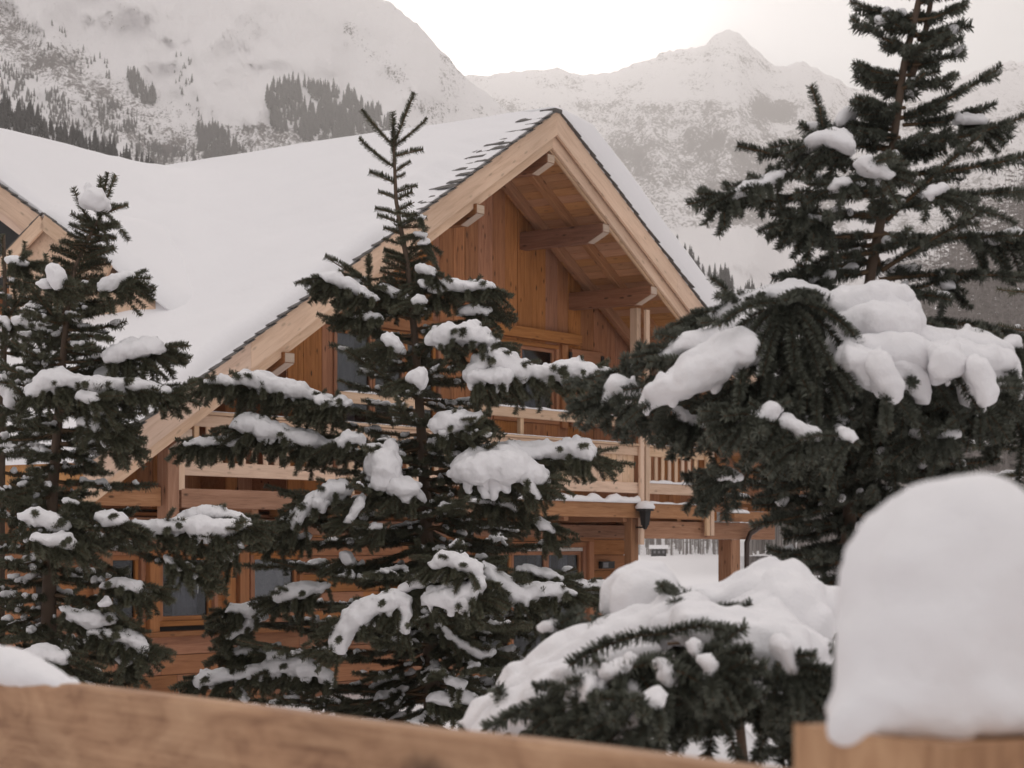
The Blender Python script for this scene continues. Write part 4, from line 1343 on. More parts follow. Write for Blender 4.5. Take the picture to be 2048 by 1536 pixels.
            if fringe:
                kf = int(1.9 * fringe + rng.random())
                for q in range(kf):
                    a = rng.uniform(-math.pi, 0) if rng.random() < .8 else rng.uniform(0, math.pi)
                    tx = (ev(min(1, t + .1))[0] - ev(max(0, t - .1))[0])
                    dirn = Vector((math.cos(a) * .8 + (.75 if tx >= 0 else -.75) * s.fdir, rng.uniform(-.8, .6), math.sin(a) * .38 - .12)).normalized()
                    l = R_ * rng.uniform(1.0, 1.7) + s.bl * rng.uniform(1.0, 2.0)
                    p0 = c + Vector((0, rng.uniform(-.3, .8) * R_, -R_ * .55))
                    s.shoot([p0, p0 + dirn * l * .6, p0 + dirn * l + Vector((0, 0, -.12 * l))], .95)
        s.snow.append(balls)
        if n > 1:
            sp = [s.P(*ev(t)[:2], lerp(d0, d1, t) + .3 * ev(t)[2] * s.px) - Vector((0, 0, ev(t)[2] * s.px * .8)) for t in [i / 8 for i in range(9)]]
            s.limb(sp, .009, .004); s.shoot(sp, 1.0)
    def tuft(s, x, y, d, n=5, L=40, ang=(-2.6, -.5)):
        """a few shoots standing or hanging from one point"""
        p = s.P(x, y, d)
        for k in range(n):
            a = lerp(ang[0], ang[1], (k + s.rng.random()) / n); l = L * s.px * s.rng.uniform(.7, 1.2)
            q = p + Vector((math.cos(a) * l, s.rng.uniform(-.4, .3) * l, math.sin(a) * l))
            s.shoot([p, p.lerp(q, .5) + Vector((0, 0, .06 * l)), q])
    def auto(s, *a, **k):
        c0 = s.cap; s.cap = c0 * 1.5; s._auto(*a, **k); s.cap = c0
    def _auto(s, y0, y1, n, width, snowf, lean=.0, w=.45, sc=1.0, up=.15, dens=.8, xscale=1.0, yfilter=None):
        """boughs all round the trunk between two heights; width(y) in px"""
        rng = s.rng
        for i in range(n):
            y = lerp(y0, y1, (i + rng.random()) / n)
            a0 = s.at(y); az = i * 2.39996 + rng.uniform(-.5, .5)
            L = width(y) * s.px * rng.uniform(.7, 1.05)
            dirn = Vector((math.cos(az) * xscale, math.sin(az), 0))
            if yfilter and not yfilter(dirn): continue
            b = a0 + dirn * L + Vector((0, 0, L * (up + rng.uniform(-.12, .12))))
            sn = snowf(y)
            s.bough(s.curve(a0, b, L * rng.uniform(.02, .12)), w, dens, sc, r=.008 + L * .006, droop=.3,
                    snow=(sn[0], sn[1]) if sn[0] > 0 else None)
    def build(s):
        # trunk
        pts = []; n = len(s.trunk)
        for i in range(n - 1):
            for k in range(3): pts.append(s.trunk[i].lerp(s.trunk[i + 1], k / 3))
        pts.append(s.trunk[-1])
        zt, zb = pts[0].z, pts[-1].z
        rr = [lerp(.008, s.tr, ((zt - p.z) / (zt - zb)) ** 1.1) for p in pts]
        tube('trunk', pts, rr, M['bark'], s.root, 9)
        # limbs, joined: they vanish among the needles
        V = []; Q = []
        for P_, R_ in s.wood:
            b = len(V)
            for i, p in enumerate(P_):
                d = (P_[min(i + 1, len(P_) - 1)] - P_[max(i - 1, 0)])
                d = d.normalized() if d.length > 1e-6 else Vector((1, 0, 0))
                a = d.cross(Vector((0, 0, 1)) if abs(d.z) < .9 else Vector((1, 0, 0))).normalized(); c = d.cross(a)
                for k in range(4):
                    an = k * math.pi / 2; V.append(tuple(p + (a * math.cos(an) + c * math.sin(an)) * R_[i]))
            for i in range(len(P_) - 1):
                for k in range(4): Q.append((b + i * 4 + k, b + i * 4 + (k + 1) % 4, b + (i + 1) * 4 + (k + 1) % 4, b + (i + 1) * 4 + k))
        me = np_mesh('limbs', V, Q, True); me.materials.append(M['twigbark'])
        o = link(bpy.data.objects.new('limbs', me), s.root, Matrix.Identity(4)); o['kind'] = 'stuff'
        # needles
        n = len(s.seg)
        me = bpy.data.meshes.new('crown')
        me.vertices.add(n)
        co = np.array([tuple(a) for a, d, k in s.seg], dtype=np.float32)
        me.vertices.foreach_set('co', co.ravel())
        rots = np.zeros((n, 3), dtype=np.float32)
        for i, (a, d, k) in enumerate(s.seg):
            yaw = math.atan2(d.y, d.x); pitch = -math.asin(max(-1, min(1, d.z)))
            rots[i] = (0, pitch, yaw)
        # roll about own axis via a random first rotation
        rots[:, 0] = np.random.RandomState(3).uniform(-.5, .5, n)
        at = me.attributes.new('rot', 'FLOAT_VECTOR', 'POINT'); at.data.foreach_set('vector', rots.ravel())
        at = me.attributes.new('scl', 'FLOAT', 'POINT'); at.data.foreach_set('value', np.array([k for _, _, k in s.seg], dtype=np.float32))
        at = me.attributes.new('kind', 'INT', 'POINT'); at.data.foreach_set('value', np.random.RandomState(4).randint(0, 5, n).astype(np.int32))
        o = bpy.data.objects.new('crown', me); link(o, s.root, Matrix.Identity(4)); o['kind'] = 'stuff'
        m = o.modifiers.new('needles', 'NODES'); m.node_group = scatter_group(s.kinds)
        # snow
        ng = blob_group(s.vox); small = []; tris = 0
        for balls in s.snow:
            ext = sum(b[3] for b in balls)
            if len(balls) < 6 or max(b[3] for b in balls) < s.vox * 2.0: small += balls; continue
            me = blobs_to_mesh(balls, ng, s.relax, s.vox * s.rough, .40 / s.vox * s.nf)
            if len(me.vertices) == 0: continue
            for me in split_islands(me):
                me.name = 'snow_clump'; me.materials.clear(); me.materials.append(M['snow'])
                link(bpy.data.objects.new('snow_clump', me), s.root, Matrix.Identity(4)); tris += len(me.polygons) * 2
        small += s.dusts
        if small:
            me = blobs_to_mesh(small, ng, 1, s.vox * .3, .40 / s.vox); me.materials.clear(); me.materials.append(M['snow'])
            o = link(bpy.data.objects.new('snow_dusting', me), s.root, Matrix.Identity(4)); o['kind'] = 'stuff'; tris += len(me.polygons) * 2
        STATS.append((s.name, n, tris))
STATS = []
# ------------------------------------------------------------------ the fir in the middle
c = Fir('fir_tree', 13.0, [(787, 262, 0), (789, 330, 0), (792, 400, 0), (800, 450, 0), (814, 520, 0), (822, 600, 0), (830, 680, 0), (838, 800, 0), (845, 900, 0), (850, 1000, .02), (857, 1150, .03), (864, 1400, .05), (866, 1850, .05)],
        'snow laden fir with a forked tip in front of the middle of the chalet', 'tree', 'firs in front of the chalet', 21, .080, .0265, .0115, trunk_r=.075)
def sh(a, b, bow=0, d=0, sc=1.0):
    A = c.P(a[0], a[1]); B = c.P(b[0], b[1], d)
    c.shoot(c.curve(A, B, bow * c.px, 6), sc); c.limb([A, B], .005, .003)
# bare topmost shoots, as they stand against roof and sky
sh((790, 285), (829, 186), -4); sh((788, 330), (785, 224), 0); sh((787, 305), (787, 262)); sh((787, 292), (722, 218), 6)
sh((790, 292), (856, 236), 4); sh((788, 335), (718, 277), 5); sh((792, 312), (847, 299), -3); sh((789, 345), (822, 323), -2)
sh((790, 366), (738, 344), -4); sh((793, 355), (806, 350)); sh((793, 385), (836, 371), -4); sh((796, 398), (826, 384), -3); sh((795, 398), (757, 384), -3)
sh((798, 420), (829, 404)); sh((797, 428), (749, 417), -2); sh((799, 446), (756, 431), -2); sh((803, 432), (846, 436), -2)
sh((802, 455), (846, 455), -3); sh((806, 470), (768, 456), -3); sh((806, 478), (852, 470)); sh((808, 490), (765, 478)); sh((810, 500), (850, 492)); sh((812, 515), (770, 500))
for y in range(505, 620, 7):
    x = 790 + (y - 330) * .12
    for sd in (-1, 1):
        L = 38 + (y - 505) * .30
        sh((x + 2, y + 12), (x + sd * L * c.rng.uniform(.7, 1.15), y + c.rng.uniform(-12, 12)), c.rng.uniform(-6, 2), c.rng.uniform(-.12, .12))
# the shoot that has turned up on the left, and the arching one
sh((738, 660), (738, 506), 0); sh((738, 570), (652, 514), -8); sh((738, 560), (800, 548), 5); sh((739, 545), (735, 512)); sh((740, 610), (700, 572), 2)
K = c.curve
def B(a, b, sag=0, dep=0, **kw):
    c.bough(K(c.P(*a), c.P(b[0], b[1], dep), sag * c.px), **kw)
B((828, 640), (612, 562), 4, -.15, w=.22, droop=.35); B((830, 610), (995, 580), 3, -.1, w=.25)
B((833, 660), (1003, 636), -2, .1, w=.25); B((832, 690), (632, 628), 2, -.1, w=.25, snow=(.018, .3)); B((835, 720), (880, 650), 0, -.4, w=.3)
B((838, 770), (1235, 742), -8, -.25, w=.16, droop=.3); B((836, 745), (990, 662), 6, -.35, w=.3)
B((838, 850), (402, 766), -4, -.2, w=.15, droop=.25); B((838, 800), (690, 700), 0, -.35, w=.3, snow=(.022, .35)); B((836, 740), (660, 690), 0, .2, w=.3)
B((842, 930), (368, 892), -14, -.15, w=.12, droop=.15, sp=1.7); B((840, 900), (470, 840), 4, -.25, w=.16, droop=.25)
B((845, 890), (965, 838), -4, -.45, w=.3); B((846, 950), (1270, 930), -18, -.3, w=.16, droop=.3); B((846, 960), (1100, 980), -8, -.5, w=.28, droop=.6)
B((848, 1000), (575, 1050), -14, -.45, w=.3, droop=.5); B((850, 1040), (1010, 1015), 4, -.3, w=.3); B((850, 1060), (1105, 1060), -14, -.35, w=.26, droop=.5)
B((852, 1090), (445, 1105), -10, -.3, w=.24, droop=.35); B((855, 1130), (455, 1130), 6, .2, w=.24)
B((858, 1230), (540, 1205), -4, -.3, w=.3); B((858, 1290), (445, 1235), 4, -.15, w=.26); B((860, 1330), (450, 1300), 0, 0, w=.26)
B((858, 1220), (660, 1300), -26, -.8, w=.28, droop=.6); B((858, 1230), (1205, 1180), -10, -.45, w=.28, droop=.6); B((858, 1180), (960, 1130), 0, -.8, w=.3)
B((862, 1390), (383, 1362), 0, -.2, w=.26, droop=.3); B((862, 1400), (470, 1400), 6, .3, w=.3); B((862, 1420), (1010, 1390), 4, -.6, w=.35, droop=.4)
B((860, 1330), (1040, 1300), 0, -.4, w=.35, droop=.5, snow=(.03, .5)); B((860, 1300), (1160, 1240), -4, .2, w=.3, droop=.5)
def S(pts, *a_, **k):
    # shoots point outwards, away from the stem
    c.fdir = (1 if (pts[0][0] + pts[-1][0]) / 2 > 845 else -1) * (1 if pts[-1][0] >= pts[0][0] else -1)
    c.stroke(pts, *a_, **k)
S([(648, 552, 7), (675, 558, 12), (700, 570, 12), (735, 590, 8), (752, 596, 5)], -.1); S([(712, 566, 8), (728, 558, 5)], .1)
S([(765, 575, 7), (790, 585, 9), (815, 598, 6)], 0); S([(838, 535, 7), (855, 540, 10), (865, 552, 6)], -.1); S([(840, 565, 7), (850, 570, 8)], -.1); S([(835, 602, 9), (845, 598, 6)], -.2)
S([(835, 435, 4), (848, 434, 4)], 0, fringe=.4); S([(832, 468, 5), (850, 470, 4)], 0, fringe=.4); S([(842, 488, 5), (855, 483, 4)], 0, fringe=.4)
S([(865, 578, 9), (900, 572, 12), (930, 573, 12), (962, 570, 10), (985, 573, 6)], -.05); S([(920, 624, 7), (945, 618, 9), (975, 622, 7)], -.05, widen=1.2)
S([(702, 632, 5), (725, 630, 7), (758, 636, 6)], -.1); S([(770, 676, 8), (782, 680, 12), (795, 694, 9)], -.35)
S([(862, 680, 10), (885, 670, 18), (920, 662, 16), (950, 668, 18), (975, 682, 13), (995, 688, 6)], -.3, drip=.2)
S([(945, 745, 14), (965, 728, 18), (985, 715, 16), (1005, 722, 20), (1035, 738, 19), (1062, 745, 12), (1095, 742, 15), (1128, 742, 15), (1160, 735, 15), (1195, 743, 9), (1232, 746, 5)], -.35, -.25, drip=.25, fringe=1.4)
S([(940, 752, 12), (975, 750, 16), (1010, 752, 14)], -.4, drip=.3)
S([(415, 768, 6), (445, 758, 9), (470, 766, 9), (485, 756, 12), (520, 762, 14), (560, 772, 13), (600, 782, 14), (635, 792, 11), (662, 794, 6)], -.2, -.2, drip=.3, fringe=1.5)
S([(640, 800, 10), (660, 808, 10), (685, 800, 9)], -.3); S([(628, 822, 4), (640, 812, 5), (680, 800, 8), (700, 808, 6)], -.3)
S([(820, 755, 10), (835, 748, 12), (840, 765, 11)], -.5, fringe=.6)
S([(480, 850, 12), (500, 842, 15), (525, 855, 16), (560, 862, 15), (590, 872, 16), (620, 878, 14), (650, 888, 12), (678, 896, 8)], -.25, drip=.3, fringe=1.5)
S([(374, 888, 6), (400, 886, 7), (430, 884, 9), (460, 878, 12), (490, 872, 13)], -.15, fringe=1.2)
S([(682, 885, 14), (698, 872, 13), (715, 875, 11), (725, 884, 6)], -.4); S([(735, 898, 7), (755, 894, 8), (775, 900, 7)], -.4, fringe=.5)
# the big round lump and its drips
S([(768, 915, 24), (767, 938, 30), (770, 955, 27)], -.45, fringe=.4); S([(790, 965, 18), (812, 978, 17), (832, 972, 12)], -.5, drip=.5, fringe=.8); S([(808, 980, 13), (812, 1000, 8)], -.5, fringe=.3); S([(838, 985, 8), (845, 1000, 6)], -.4, fringe=.3)
S([(870, 850, 10), (890, 845, 17), (920, 842, 17), (945, 838, 12), (958, 828, 8)], -.45, drip=.5); S([(888, 862, 8), (890, 878, 5)], -.5, fringe=.2)
S([(925, 940, 18), (950, 930, 27), (985, 925, 30), (1020, 930, 28), (1050, 940, 19), (1075, 950, 14), (1092, 958, 8)], -.5, drip=.15, widen=1.2)
S([(985, 905, 20), (1020, 905, 19), (1055, 905, 16), (1090, 902, 15), (1115, 896, 17), (1145, 895, 20), (1172, 900, 17), (1185, 912, 8)], -.35, -.3, fringe=1.4)
S([(1050, 955, 12), (1065, 975, 8), (1075, 992, 7)], -.55, fringe=.6)
S([(560, 1052, 7), (590, 1035, 11), (610, 1015, 14), (640, 992, 15), (665, 975, 13), (690, 972, 12), (700, 985, 8)], -.45, drip=.3); S([(605, 1020, 9), (595, 1040, 8), (572, 1060, 5)], -.5); S([(640, 1005, 14), (645, 1020, 8)], -.5, fringe=.4)
S([(725, 995, 7), (710, 1020, 8), (696, 1042, 7)], -.55, fringe=.6); S([(742, 1056, 5), (752, 1050, 6), (765, 1055, 5)], -.5, fringe=.6)
S([(535, 1050, 8), (548, 1060, 10), (560, 1078, 8)], -.3); S([(448, 1098, 6), (462, 1092, 7), (480, 1090, 5)], -.3); S([(455, 1118, 5), (472, 1106, 6)], -.3); S([(598, 1078, 4), (615, 1074, 6)], -.3)
S([(945, 998, 6), (965, 1000, 8), (1000, 1005, 8), (1030, 1012, 8)], -.3); S([(1075, 1042, 6), (1092, 1050, 9), (1103, 1060, 6)], -.35)
S([(555, 1195, 10), (575, 1185, 15), (605, 1178, 16), (635, 1178, 10), (655, 1172, 5)], -.35); S([(690, 1112, 10), (700, 1120, 11)], -.4)
S([(455, 1218, 6), (480, 1222, 9), (505, 1220, 13), (520, 1228, 11)], -.2); S([(500, 1240, 12), (495, 1255, 9), (480, 1262, 6), (460, 1272, 6)], -.2); S([(455, 1306, 7), (480, 1302, 8), (515, 1300, 8), (555, 1290, 7)], -.1); S([(450, 1240, 5), (470, 1248, 6)], -.1)
S([(675, 1285, 17), (690, 1258, 18), (715, 1232, 18), (745, 1212, 18), (780, 1198, 18), (808, 1200, 12), (812, 1225, 9), (806, 1250, 10), (812, 1262, 7)], -.85, drip=.35, fringe=1.0)
S([(800, 1180, 8), (835, 1165, 11), (870, 1152, 11), (900, 1150, 9)], -.8); S([(868, 1130, 10), (890, 1120, 13), (925, 1122, 13), (950, 1135, 12), (955, 1160, 14), (940, 1185, 18), (905, 1190, 20), (872, 1190, 16), (850, 1200, 8)], -.9, drip=.1)
S([(925, 1205, 14), (935, 1225, 8)], -.95, fringe=.2)
S([(965, 1130, 6), (985, 1150, 13), (1010, 1165, 15), (1030, 1182, 16), (1050, 1192, 14), (1075, 1180, 14), (1105, 1176, 13), (1135, 1182, 10), (1150, 1190, 6)], -.55, -.45, drip=.35, fringe=1.3)
S([(1035, 1140, 6), (1065, 1140, 8), (1095, 1148, 9), (1120, 1160, 7)], -.35); S([(1140, 1160, 6), (1165, 1170, 10), (1195, 1176, 11), (1225, 1170, 9)], -.3, -.2)
S([(395, 1362, 9), (415, 1352, 14), (440, 1352, 15), (470, 1348, 8), (495, 1345, 12), (530, 1335, 13), (565, 1328, 16), (600, 1328, 17), (630, 1340, 13), (655, 1352, 12), (662, 1368, 7)], -.2, -.25, drip=.3, fringe=1.2)
S([(480, 1372, 7), (482, 1388, 7), (492, 1396, 8)], -.2, fringe=.8); S([(540, 1315, 8), (562, 1305, 9)], -.2)
S([(862, 1395, 9), (885, 1398, 11), (905, 1402, 11), (925, 1390, 10), (945, 1400, 10)], -.6, fringe=1.2); S([(900, 1360, 8), (925, 1370, 8)], -.6)
S([(875, 1250, 7), (900, 1270, 8), (930, 1290, 8), (960, 1310, 9), (985, 1300, 10)], -.5); S([(1085, 1252, 8), (1110, 1258, 8), (1150, 1268, 6)], -.3)
def wc(y): return interp(y, [(560, 60), (650, 130), (800, 230), (950, 300), (1100, 340), (1300, 400), (1500, 420)])
def sc_(y): return interp(y, [(560, .012), (700, .018), (1000, .024), (1500, .03)]), .26
c.auto(600, 900, 20, wc, sc_, up=.08, dens=.9, w=.45)
c.auto(860, 1200, 38, wc, sc_, up=-.02, dens=.95, w=.48)
c.auto(1180, 1600, 46, wc, sc_, up=-.05, dens=.9, w=.48)
# inner thicket close to the stem
c.auto(640, 1500, 44, lambda y: wc(y) * .5, lambda y: (.016, .2), up=-.05, dens=1.0, w=.6)
c.build()
# ------------------------------------------------------------------ firs at the left
a = Fir('fir_tree', 11.5, [(205, 425, 0), (175, 480, 0), (150, 535, 0), (134, 620, 0), (124, 740, 0), (114, 870, 0), (104, 1000, 0), (98, 1200, 0), (95, 1420, 0), (95, 1800, 0)],
        'leaning fir left of the chalet with a round ball of snow caught in its tip', 'tree', 'firs in front of the chalet', 31, .080, .0265, .011, trunk_r=.07)
def sa(p, q, bow=0, d=0, f=None, sc=1.0):
    f = f or a
    A = f.P(p[0], p[1]); B_ = f.P(q[0], q[1], d); f.shoot(f.curve(A, B_, bow * f.px, 6), sc); f.limb([A, B_], .006, .003)
sa((200, 432), (232, 350), 3); sa((205, 400), (217, 344), 0); sa((200, 380), (202, 352), 0, .05); sa((185, 460), (146, 375), 5); sa((205, 428), (255, 410), -2)
sa((190, 455), (142, 427), 3); sa((195, 455), (237, 452), 2); sa((190, 470), (232, 478), 2); sa((180, 480), (138, 470), 3); sa((180, 490), (222, 500), 2); sa((172, 505), (132, 490), 3); sa((170, 510), (215, 520), 2); sa((160, 530), (205, 540), 3); sa((155, 540), (120, 520), 3)
for y in range(440, 600, 9):
    tx = HY - y; p = a.at(y); px = p.x / p.y * F + 1024
    for sd in (-1, 1):
        L = 40 + (y - 440) * .35
        sa((px, y + 12), (px + sd * L * a.rng.uniform(.6, 1.1), y + a.rng.uniform(-16, 12)), a.rng.uniform(-6, 3), a.rng.uniform(-.15, .15))
def Bf(f, p, q, sag=0, dep=0, **kw): f.bough(f.curve(f.P(*p), f.P(q[0], q[1], dep), sag * f.px), **kw)
Bf(a, (140, 600), (272, 552), -6, -.1, w=.3); Bf(a, (138, 640), (245, 600), 4, .1, w=.35); Bf(a, (132, 650), (60, 570), 8, -.2, w=.4); Bf(a, (135, 680), (220, 680), -8, -.2, w=.3)
Bf(a, (126, 745), (357, 690), -6, -.15, w=.32, droop=.3); Bf(a, (126, 760), (300, 740), -8, .2, w=.35); Bf(a, (122, 790), (357, 785), 10, -.3, w=.28, droop=.5)
Bf(a, (120, 820), (235, 860), -8, -.3, w=.45, droop=.5); Bf(a, (118, 860), (255, 885), -5, -.1, w=.4, droop=.5); Bf(a, (114, 900), (210, 950), -5, -.2, w=.5)
Bf(a, (108, 1060), (507, 1052), -10, -.2, w=.20, droop=.5); Bf(a, (105, 1080), (400, 1160), -22, -.25, w=.26, droop=.6); Bf(a, (104, 1100), (310, 1200), -18, -.3, w=.32, droop=.6)
Bf(a, (102, 1190), (302, 1300), -26, -.3, w=.34, droop=.5); Bf(a, (100, 1240), (270, 1350), -20, -.2, w=.38, droop=.5); Bf(a, (100, 1280), (140, 1320), -5, -.6, w=.4)
Bf(a, (112, 980), (0, 1000), -5, -.3, w=.45); Bf(a, (108, 1030), (160, 1050), 0, -.7, w=.4); Bf(a, (104, 1070), (-20, 1080), -4, -.3, w=.45)
T = a.stroke
T([(178, 400, 16), (190, 392, 23), (200, 405, 18)], -.02, fringe=.2); T([(205, 575, 9), (222, 565, 13), (250, 556, 9), (262, 552, 5)], -.1)
T([(108, 540, 14), (113, 556, 15), (116, 572, 10)], -.3, fringe=.5); T([(84, 566, 9), (98, 574, 6)], -.3)
T([(212, 715, 10), (245, 704, 16), (280, 697, 18), (308, 690, 18), (328, 700, 8)], -.12, fringe=1.2); T([(205, 745, 14), (225, 742, 15), (240, 752, 8)], .1)
T([(58, 788, 10), (85, 768, 17), (112, 755, 17), (145, 762, 14), (180, 770, 15), (212, 768, 13), (240, 766, 11), (270, 768, 13), (300, 774, 11), (328, 782, 7), (350, 787, 4)], -.3, -.2, drip=.15, fringe=1.3)
T([(160, 790, 9), (180, 796, 8), (196, 795, 5)], -.35); T([(190, 812, 11), (205, 825, 11), (218, 842, 8)], -.3); T([(160, 842, 9), (190, 850, 12), (215, 862, 9), (228, 870, 5)], -.3)
T([(212, 885, 7), (235, 884, 10), (252, 887, 6)], -.2)
T([(52, 1030, 10), (85, 1036, 13), (115, 1042, 12), (135, 1052, 8)], -.5, drip=.3); T([(200, 1035, 11), (222, 1040, 16), (242, 1038, 12)], -.4, drip=.2)
T([(70, 1075, 8), (100, 1082, 11), (128, 1078, 11), (155, 1094, 7)], -.6)
T([(270, 1048, 8), (305, 1055, 12), (335, 1050, 15), (372, 1050, 15), (410, 1052, 16), (448, 1052, 13), (480, 1050, 9), (498, 1052, 5)], -.25, -.2, drip=.45, fringe=1.2)
T([(365, 1036, 8), (395, 1026, 10), (430, 1024, 12), (465, 1030, 10), (495, 1044, 6)], -.1, fringe=.5)
T([(205, 1172, 6), (238, 1166, 11), (270, 1172, 10), (298, 1186, 6)], -.35); T([(205, 1205, 9), (214, 1198, 9)], -.5, fringe=.5)
T([(335, 1118, 7), (358, 1138, 7)], -.25); T([(372, 1128, 6), (388, 1148, 7), (396, 1156, 5)], -.25)
T([(128, 1218, 6), (155, 1232, 12), (190, 1240, 14), (222, 1238, 10)], -.4, fringe=1.2); T([(185, 1262, 8), (215, 1268, 10), (248, 1272, 12), (278, 1280, 12), (290, 1300, 10)], -.4, drip=.3, fringe=1.2)
T([(240, 1318, 7), (254, 1328, 7)], -.4); T([(48, 1308, 9), (85, 1304, 13), (125, 1312, 12)], -.6, fringe=1.2); T([(148, 1362, 7), (190, 1372, 8), (230, 1376, 7)], -.4)
T([(130, 1000, 5), (155, 1008, 5)], -.3)
def wa(y): return interp(y, [(560, 90), (700, 150), (850, 190), (1000, 210), (1200, 240), (1500, 260)])
a.auto(560, 900, 28, wa, lambda y: (.020, .24), up=.08, dens=.95, w=.5)
a.auto(880, 1560, 44, wa, lambda y: (.024, .24), up=-.04, dens=.95, w=.5)
a.auto(600, 1400, 50, lambda y: wa(y) * .5, lambda y: (.016, .18), up=-.02, dens=1.0, w=.6)
# icicles under the tip of the long bough
for x, y, l, d in ((396, 1150, 36, -.28), (357, 1118, 16, -.25), (400, 1128, 14, -.2)):
    p = a.P(x, y, d); tube('icicle', [p, p - Vector((0, 0, l * .5 * a.px)), p - Vector((.001, 0, l * a.px))], [.006, .0045, .001], M['ice'], a.root, 6)
a.build()

b = Fir('fir_tree', 12.3, [(8, 470, 0), (10, 560, 0), (8, 700, 0), (2, 900, 0), (-4, 1200, 0), (-6, 1800, 0)],
        'dark fir with a straight bare tip at the left edge of the picture', 'tree', 'firs in front of the chalet', 41, .080, .0265, .014, trunk_r=.07)
sa((8, 560), (4, 470), 0, f=b); sa((50, 580), (50, 482), 0, f=b); sa((92, 600), (92, 508), 0, f=b); sa((30, 600), (18, 500), 2, f=b); sa((70, 600), (112, 520), 4, f=b)
Bf(b, (10, 640), (60, 560), 6, -.3, w=.5); Bf(b, (10, 680), (110, 590), 8, -.3, w=.4); Bf(b, (8, 740), (150, 700), 4, -.3, w=.4); Bf(b, (6, 800), (150, 800), -6, -.3, w=.4)
b.stroke([(20, 520, 8), (38, 522, 9), (52, 530, 6)], -.2); b.stroke([(30, 640, 8), (55, 640, 13), (80, 656, 11), (98, 672, 7)], -.35); b.stroke([(60, 612, 10), (75, 618, 8)], -.3)
b.stroke([(5, 760, 15), (14, 785, 17), (28, 800, 13)], -.4, fringe=.8); b.stroke([(5, 985, 10), (25, 990, 11), (48, 1004, 8)], -.4); b.stroke([(5, 640, 9), (20, 655, 8)], -.3)
b.auto(560, 1000, 40, lambda y: interp(y, [(560, 60), (800, 150), (1000, 190)]), lambda y: (.02, .25), up=.1, dens=.9, w=.5)
b.auto(980, 1560, 34, lambda y: 210, lambda y: (.022, .22), up=-.02, dens=.85, w=.5)
b.build()

# ------------------------------------------------------------------ the tall fir at the right
r_ = Fir('fir_tree', 7.2, [(1872, -260, 0), (1852, -90, 0), (1838, 0, 0), (1808, 130, 0), (1790, 260, 0), (1770, 400, 0), (1742, 540, 0), (1724, 700, 0), (1712, 850, 0), (1702, 1000, 0), (1692, 1150, 0), (1684, 1500, 0), (1680, 2000, 0)],
         'tall dark fir at the right with thick shelves of snow on its middle boughs', 'tree', 'firs in front of the chalet', 51, .066, .0235, .0105, mat='needle_grey', trunk_r=.040)
r_.sp = 1.45; r_.front = .03; r_.cap = .15; r_.lumps = 2; r_.relax = 4; r_.rough = .5; r_.nf = .6; r_.dust = .12
def Br(p, q, sag=0, dep=0, **kw): Bf(r_, p, q, sag, dep, **kw)
kw = dict(w=.34, sc=1.0, r=.007, sp=1.5)
for p, q, sg, dp in (((1842, 40), (1702, 4), 6, 0), ((1838, 70), (1765, 30), 4, -.1), ((1830, 100), (1702, 36), 8, -.05), ((1822, 150), (1708, 128), 8, 0), ((1815, 175), (1722, 160), 6, .1), ((1810, 215), (1712, 196), 8, -.1), ((1806, 235), (1725, 228), 6, .05), ((1800, 275), (1722, 262), 5, -.1),
                 ((1842, 40), (1936, 2), 6, 0), ((1836, 80), (1928, 46), 6, .1), ((1832, 100), (1905, 72), 4, -.1), ((1826, 130), (1932, 100), 5, 0), ((1818, 170), (1920, 150), 6, -.1), ((1810, 230), (2006, 130), 12, -.1), ((1806, 250), (1990, 210), 8, .1)):
    Br(p, q, sg, dp, **kw)
Br((1792, 330), (1476, 292), 10, -.1, w=.2); Br((1780, 390), (1428, 416), -8, -.15, w=.2); Br((1772, 430), (1500, 410), 8, .1, w=.24); Br((1768, 470), (1560, 470), 4, -.2, w=.28); Br((1760, 520), (1562, 552), 0, 0, w=.26); Br((1762, 500), (1640, 520), 2, -.2, w=.3)
Br((1785, 360), (1530, 345), 10, .2, w=.26); Br((1795, 300), (1600, 250), 8, .2, w=.25, snow=(.03, .5))
sa((1690, 345), (1622, 172), 10, -.2, f=r_, sc=1.25); sa((1655, 320), (1640, 215), 3, -.2, f=r_)
for p, q, sg, dp in (((1800, 290), (2075, 222), 14, -.1), ((1792, 350), (2095, 300), 10, -.2), ((1785, 400), (2090, 380), 0, .1), ((1775, 440), (1962, 270), -4, -.3), ((1770, 480), (2080, 470), 0, -.1), ((1765, 540), (1965, 425), -4, -.25), ((1758, 560), (2090, 560), -12, -.1), ((1752, 590), (1900, 600), -8, -.2), ((1750, 600), (1620, 600), -6, -.1), ((1790, 330), (1900, 260), 0, .2)):
    Br(p, q, sg, dp, w=.30, droop=.4, r=.009)
Bk = dict(w=.26, droop=.55, r=.011)
Br((1722, 690), (1205, 800), -30, -.35, **Bk); Br((1724, 670), (1300, 700), -24, -.25, **Bk); Br((1728, 640), (1372, 640), -30, -.15, **Bk); Br((1724, 680), (1130, 770), -20, .1, w=.2, droop=.6, r=.01)
Br((1722, 700), (2045, 720), -34, -.25, **Bk); Br((1726, 660), (2090, 690), -30, 0, **Bk); Br((1720, 740), (1880, 860), -20, -.4, **Bk)
